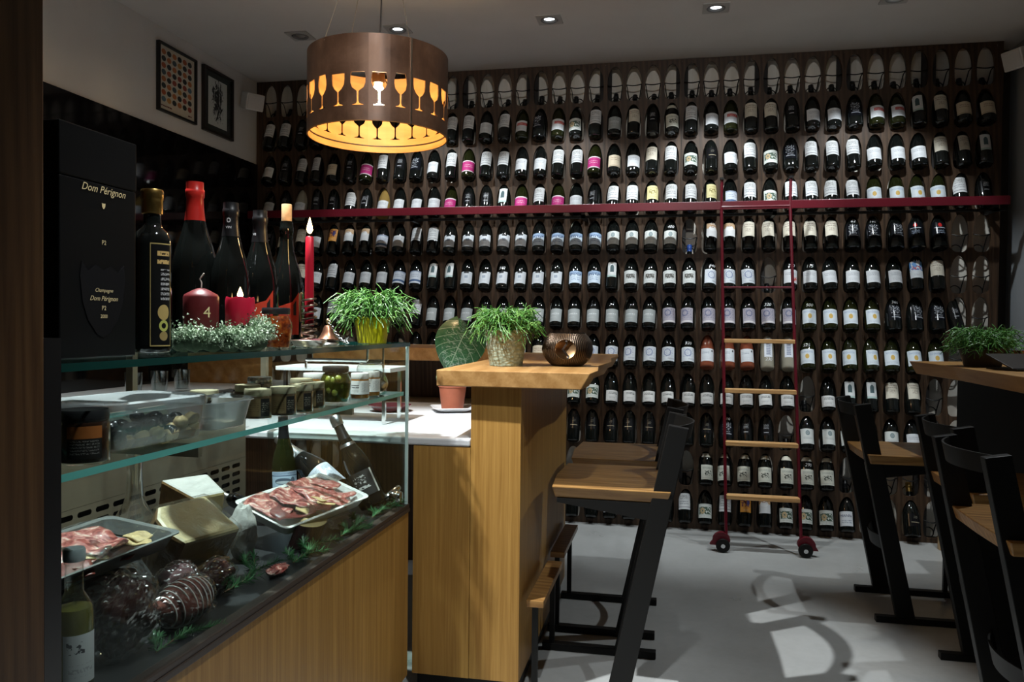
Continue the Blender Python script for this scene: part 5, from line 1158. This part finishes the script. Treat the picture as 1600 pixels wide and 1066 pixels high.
# ------------------------------------------------------------------ plant on the worktop
t = thing('saucer', 'square white saucer under the terracotta pot on the worktop', 'saucer', (1.668, -1.555, .816)); mb = MB(); loft(mb, [(.045, .045, 0), (.055, .055, .002), (.084, .084, .018), (.083, .083, .020), (.055, .055, .006)], .022, True, True); o = mb.obj('saucer_dish', STONE, t, True, angle=60); t.rotation_euler = (0, 0, R(24))
mon = thing('philodendron', 'terracotta pot with one large white-veined green leaf on the worktop', 'potted plant', (1.668, -1.555, .824))
MB().lathe([(.0, 0), (.043, 0), (.045, .003), (.056, .092), (.059, .093), (.060, .112), (.055, .112), (.053, .098), (.0, .098)], 30).obj('pot', TERRA, mon, True); MB().lathe([(.0, .100), (.053, .099)], 18, close=False).obj('soil', SOIL, mon)
LEAF = NT('veined_leaf'); tc = LEAF.n('ShaderNodeTexCoord'); sp = LEAF.n('ShaderNodeSeparateXYZ'); LEAF.l(tc.outputs['UV'], sp.inputs[0])
ua = LEAF.math('ABSOLUTE', LEAF.math('SUBTRACT', sp.outputs[0], .5)); vv = LEAF.math('SUBTRACT', sp.outputs[1], LEAF.math('MULTIPLY', ua, .75))
fr = LEAF.math('ABSOLUTE', LEAF.math('SUBTRACT', LEAF.math('FRACT', LEAF.math('MULTIPLY', vv, 6.)), .5)); vein = LEAF.math('MAXIMUM', LEAF.math('LESS_THAN', fr, .035), LEAF.math('LESS_THAN', ua, .010))
nz = LEAF.noise(LEAF.coords('UV', (10, 10, 1)), 1.2, 4, .6); blotch = LEAF.math('MULTIPLY', LEAF.math('GREATER_THAN', LEAF.noise(LEAF.coords('UV', (7, 22, 1)), 1.5, 4, .65, .6), .56), LEAF.math('LESS_THAN', ua, .34))
LEAF.bsdf(LEAF.mix(vein, LEAF.mix(LEAF.math('MULTIPLY', blotch, .55), LEAF.ramp(nz, [(.3, (.02, .11, .045)), (.7, (.07, .22, .10))]), (.55, .66, .58)), (.40, .56, .42)), .28, spec=.6); LEAF = LEAF.m
def leaf(parent, base, tip, width, normal, curl=.02, name='leaf'):
    b, e = Vector(base), Vector(tip); L = (e - b).length; d = (e - b).normalized(); nrm = Vector(normal); s = d.cross(nrm).normalized(); nrm = s.cross(d).normalized()
    n, m = 12, 18; vs, fs, uv = [], [], []
    for j in range(m + 1):
        v = j / m; w = width * (math.sin(PI * min(1, (v * .93 + .07)) ** .72) ** .75) if v < 1 else 0.
        back = -.16 * L * (1 - v) ** 2
        for i in range(n + 1):
            u = 2 * i / n - 1; ww = u * w; vs.append(b + d * (L * v + back * (1 - v) * abs(u) * 1.6) + s * ww + nrm * (-curl * 3.2 * (v - .4) ** 2 - curl * 1.2 * u * u + .004 * math.sin(9 * v + 3 * abs(u))))
    for j in range(m):
        for i in range(n):
            k = j * (n + 1) + i; fs.append((k, k + 1, k + n + 2, k + n + 1)); uv.append([(.5 + .5 * (2 * (i + a) / n - 1), (j + c) / m) for a, c in ((0, 0), (1, 0), (1, 1), (0, 1))])
    return MB().add(vs, fs, 0, uv).obj(name, LEAF, parent, True, angle=80)
leaf(mon, (.050, .01, .325), (-.012, -.035, .160), .106, (.35, -1., .30), .022)
leaf(mon, (.055, .02, .31), (.035, .0, .375), .020, (.6, -.7, .1), .008, 'young_leaf')
MB().tube([(.0, .0, .09), (.012, .012, .18), (.035, .018, .27), (.050, .012, .323)], .0042, 8).tube([(-.01, .0, .09), (-.03, -.01, .13), (-.045, -.02, .15)], .003, 6).obj('stalk', RHI, mon, True)
leaf(mon, (-.045, -.02, .15), (-.052, -.03, .105), .016, (.3, -1, .2), .006, 'small_leaf')

# ------------------------------------------------------------------ on the bar top and the high table
POTG = NT('scaled_grey_glaze'); _v = POTG.n('ShaderNodeTexVoronoi'); POTG.l(POTG.coords('Object', (1, 1, 1.5)), _v.inputs['Vector']); _v.inputs['Scale'].default_value = 70
POTG.bsdf(POTG.ramp(_v.outputs['Distance'], [(.1, (.36, .41, .31)), (.7, (.22, .26, .19))]), .4); POTG.bump(_v.outputs['Distance'], .7, .004); POTG = POTG.m
pot_plant('potted_rhipsalis', 'grey green scaled pot of fine trailing stems on the oak bar top', (1.992, -2.03, 1.034), .056, .075, .122, POTG, RHI, 330, .088, .085, .075, 8)
bowl = thing('candle_bowl', 'round ridged bronze candle bowl with round openings on the bar top', 'candle holder', (2.195, -1.96, 1.034), R(20))
bh = .112; bprof = [(.052, 0.), (.068, .012), (.083, .032), (.0895, .056), (.086, .080), (.074, .100), (.062, bh)]
def br(z):
    f = rf_of(bprof); return f(min(max(z, 0), bh))
BRONZE = NT('ridged_bronze'); _w = BRONZE.n('ShaderNodeTexWave', wave_type='BANDS', bands_direction='X'); _c = BRONZE.n('ShaderNodeTexCoord'); BRONZE.l(_c.outputs['UV'], _w.inputs[0]); _w.inputs['Scale'].default_value = 22; _w.inputs['Distortion'].default_value = 1.2
BRONZE.bsdf(BRONZE.ramp(_w.outputs[1], [(.2, (.022, .014, .009)), (.8, (.11, .07, .042))]), .32, .6); BRONZE.bump(_w.outputs[1], .6, .003); BRONZE = BRONZE.m
W2 = 2 * PI * .08; holes = []
for k in range(3):
    cx = W2 * (k + .5) / 3; holes.append([(cx + .034 * math.cos(2 * PI * i / 26), .058 + .034 * math.sin(2 * PI * i / 26)) for i in range(26)])
v2, t2, l2 = sheet(W2, bh, holes, 48, 12)
def bm(q, off): a = q[0] / .08 - PI / 2 - R(78); r = br(q[1]) - off; return (r * math.cos(a), r * math.sin(a), q[1])
mb = MB(); mb.add([bm(q, 0) for q in v2], t2, 0, [[(v2[i][0] / W2, v2[i][1] / bh) for i in f] for f in t2]); mb.obj('bowl_shell', BRONZE, bowl, True, angle=50)
mi = MB(); mi.add([bm(q, .005) for q in v2], [tuple(reversed(f)) for f in t2])
for lp in l2:
    n = len(lp); mi.add([bm(v2[i], 0) for i in lp] + [bm(v2[i], .005) for i in lp], [(j, (j + 1) % n, n + (j + 1) % n, n + j) for j in range(n)])
mi.obj('gold_lining', plain('gold_lining', (.42, .25, .12), .35, metal=.7), bowl, True, angle=50)
MB().lathe([(.0, .001), (.052, .0), (.052, .006), (.0, .007)], 30).lathe([(.062, bh), (.0615, bh + .003), (.057, bh + .003), (.057, bh - .004)], 36, close=False).obj('base_and_rim', BRONZE, bowl, True)
MB().tube([(0, .02, .006), (.01, .03, .03), (-.01, .032, .055), (.004, .03, .075), (.0, .02, .085)], .004, 8).obj('inner_stem', plain('dark_inner', (.03, .02, .015), .4), bowl, True)
pot_plant('potted_rhipsalis', 'dark brown pot of fine green stems on the high table', (3.708, -1.39, 1.034), .062, .082, .072, plain('dark_brown_glaze', (.035, .024, .012), .4), RHID, 330, .092, .08, .06, 12)
t = thing('copper_lantern', 'small square hammered copper tea light holder on the high table', 'candle holder', (3.845, -1.40, 1.034), R(12)); HAMC = plain('hammered_copper', (.50, .20, .12), .25, metal=1., bump=.8, bscale=70)
mb = MB(); loft(mb, [(.032, .032, 0), (.033, .033, .002), (.033, .033, .062), (.030, .030, .062), (.030, .030, .006)], .005, True, True); mb.obj('holder_body', HAMC, t, True, angle=40); MB().lathe([(.0, .007), (.019, .007), (.019, .022), (.0, .022)], 18).obj('tea_light', WHITELID, t, True)
t = thing('menu_folder', 'black folder propped half open at the edge of the high table', 'folder', (3.76, -1.63, 1.034), R(25)); MB().box((.0, 0, .004), (.20, .13, .006)).obj('lower_cover', BLACKMET, t, bevel=.001); MB().box((.0, .012, .03), (.20, .125, .005), Rm('X', 22)).obj('upper_cover', plain('folder_leather', (.02, .014, .011), .4), t, bevel=.001)
# ------------------------------------------------------------------ lights
def spot(name, loc, tgt, power, color=(.90, .97, 1.), size=95, blend=.55, rad=.022):
    l = bpy.data.lights.new(name, 'SPOT'); l.energy = power; l.color = color; l.spot_size = R(size); l.spot_blend = blend; l.shadow_soft_size = rad
    o = bpy.data.objects.new(name, l); COL.objects.link(o); o.location = loc
    o.rotation_euler = (Vector(tgt) - Vector(loc)).to_track_quat('-Z', 'Y').to_euler(); return o
for x, y, p in ((1.118, -.72, 48), (1.92, -.715, 48), (2.735, -.72, 62), (3.55, -.69, 46)):
    spot('downlight_or_fill_beam', (x, y, 2.695), (x, y + 1.38, .1), p, size=74, blend=.4)
spot('downlight_or_fill_beam', (3.95, -1.35, 2.69), (3.5, -1.25, 0), 72, size=92, blend=.5)
spot('downlight_or_fill_beam', (1.40, -3.0, 2.69), (1.80, -2.55, 0), 430, (.94, .985, 1.), 65, .3)
spot('downlight_or_fill_beam', (2.45, -3.55, 2.69), (1.78, -2.9, .5), 95, (.94, .985, 1.), 62, .6, .03)  # fill spot, added to brighten the case front and end panel
spot('downlight_or_fill_beam', (2.55, -3.7, 2.69), (2.25, 0, 2.42), 62, (1., .98, .95), 54, .8, .05)  # wash spot, added to brighten the upper rack holes
spot('downlight_or_fill_beam', (2.1, -3.9, 2.69), (1.47, -1.9, 2.0), 120, (1., .96, .9), 26, .5, .05)  # narrow spot, added to light the front of the pendant shade
spot('downlight_or_fill_beam', (.42, -2.35, 2.69), (.62, -2.35, .85), 60, (.92, .97, 1.), 84, .6)
def pt(name, loc, power, color, rad):
    l = bpy.data.lights.new(name, 'POINT'); l.energy = power; l.color = color; l.shadow_soft_size = rad
    o = bpy.data.objects.new(name, l); COL.objects.link(o); o.location = loc; return o
pt('pendant_bulb_light', (LC.x, LC.y, LC.z + .108), 11., (1., .68, .34), .03)
pt('flame_light', (1.706, -2.958, 1.425), .25, (1., .6, .25), .008)
w = bpy.data.worlds.new('World'); scene.world = w; w.use_nodes = True
w.node_tree.nodes['Background'].inputs[0].default_value = (.5, .55, .6, 1); w.node_tree.nodes['Background'].inputs[1].default_value = .008

# ------------------------------------------------------------------ camera
cd = bpy.data.cameras.new('Camera'); cam = bpy.data.objects.new('Camera', cd); COL.objects.link(cam)
f, yaw, pitch, roll = 1234.8, -.2006, .0203, .0103
fw = Vector((math.sin(yaw) * math.cos(pitch), math.cos(yaw) * math.cos(pitch), -math.sin(pitch)))
r0 = Vector((math.cos(yaw), -math.sin(yaw), 0)); u0 = r0.cross(fw)
rr = r0 * math.cos(roll) + u0 * math.sin(roll); uu = u0 * math.cos(roll) - r0 * math.sin(roll)
cam.matrix_world = Matrix(((rr.x, uu.x, -fw.x, 2.5528), (rr.y, uu.y, -fw.y, -4.6893), (rr.z, uu.z, -fw.z, 1.1735), (0, 0, 0, 1)))
cd.sensor_fit = 'HORIZONTAL'; cd.sensor_width = 36; cd.lens = f * 36 / 1600; cd.clip_start = .02
scene.camera = cam
vs_ = scene.view_settings
scene.display_settings.display_device = 'sRGB'; vs_.view_transform = 'Standard'; vs_.look = 'None'; vs_.exposure = 0.; vs_.gamma = 1.; vs_.use_curve_mapping = False
cy = scene.cycles
cy.use_denoising = True; cy.max_bounces = 10; cy.diffuse_bounces = 4; cy.glossy_bounces = 5; cy.transparent_max_bounces = 24; cy.sample_clamp_indirect = 4.; cy.caustics_reflective = False; cy.caustics_refractive = False
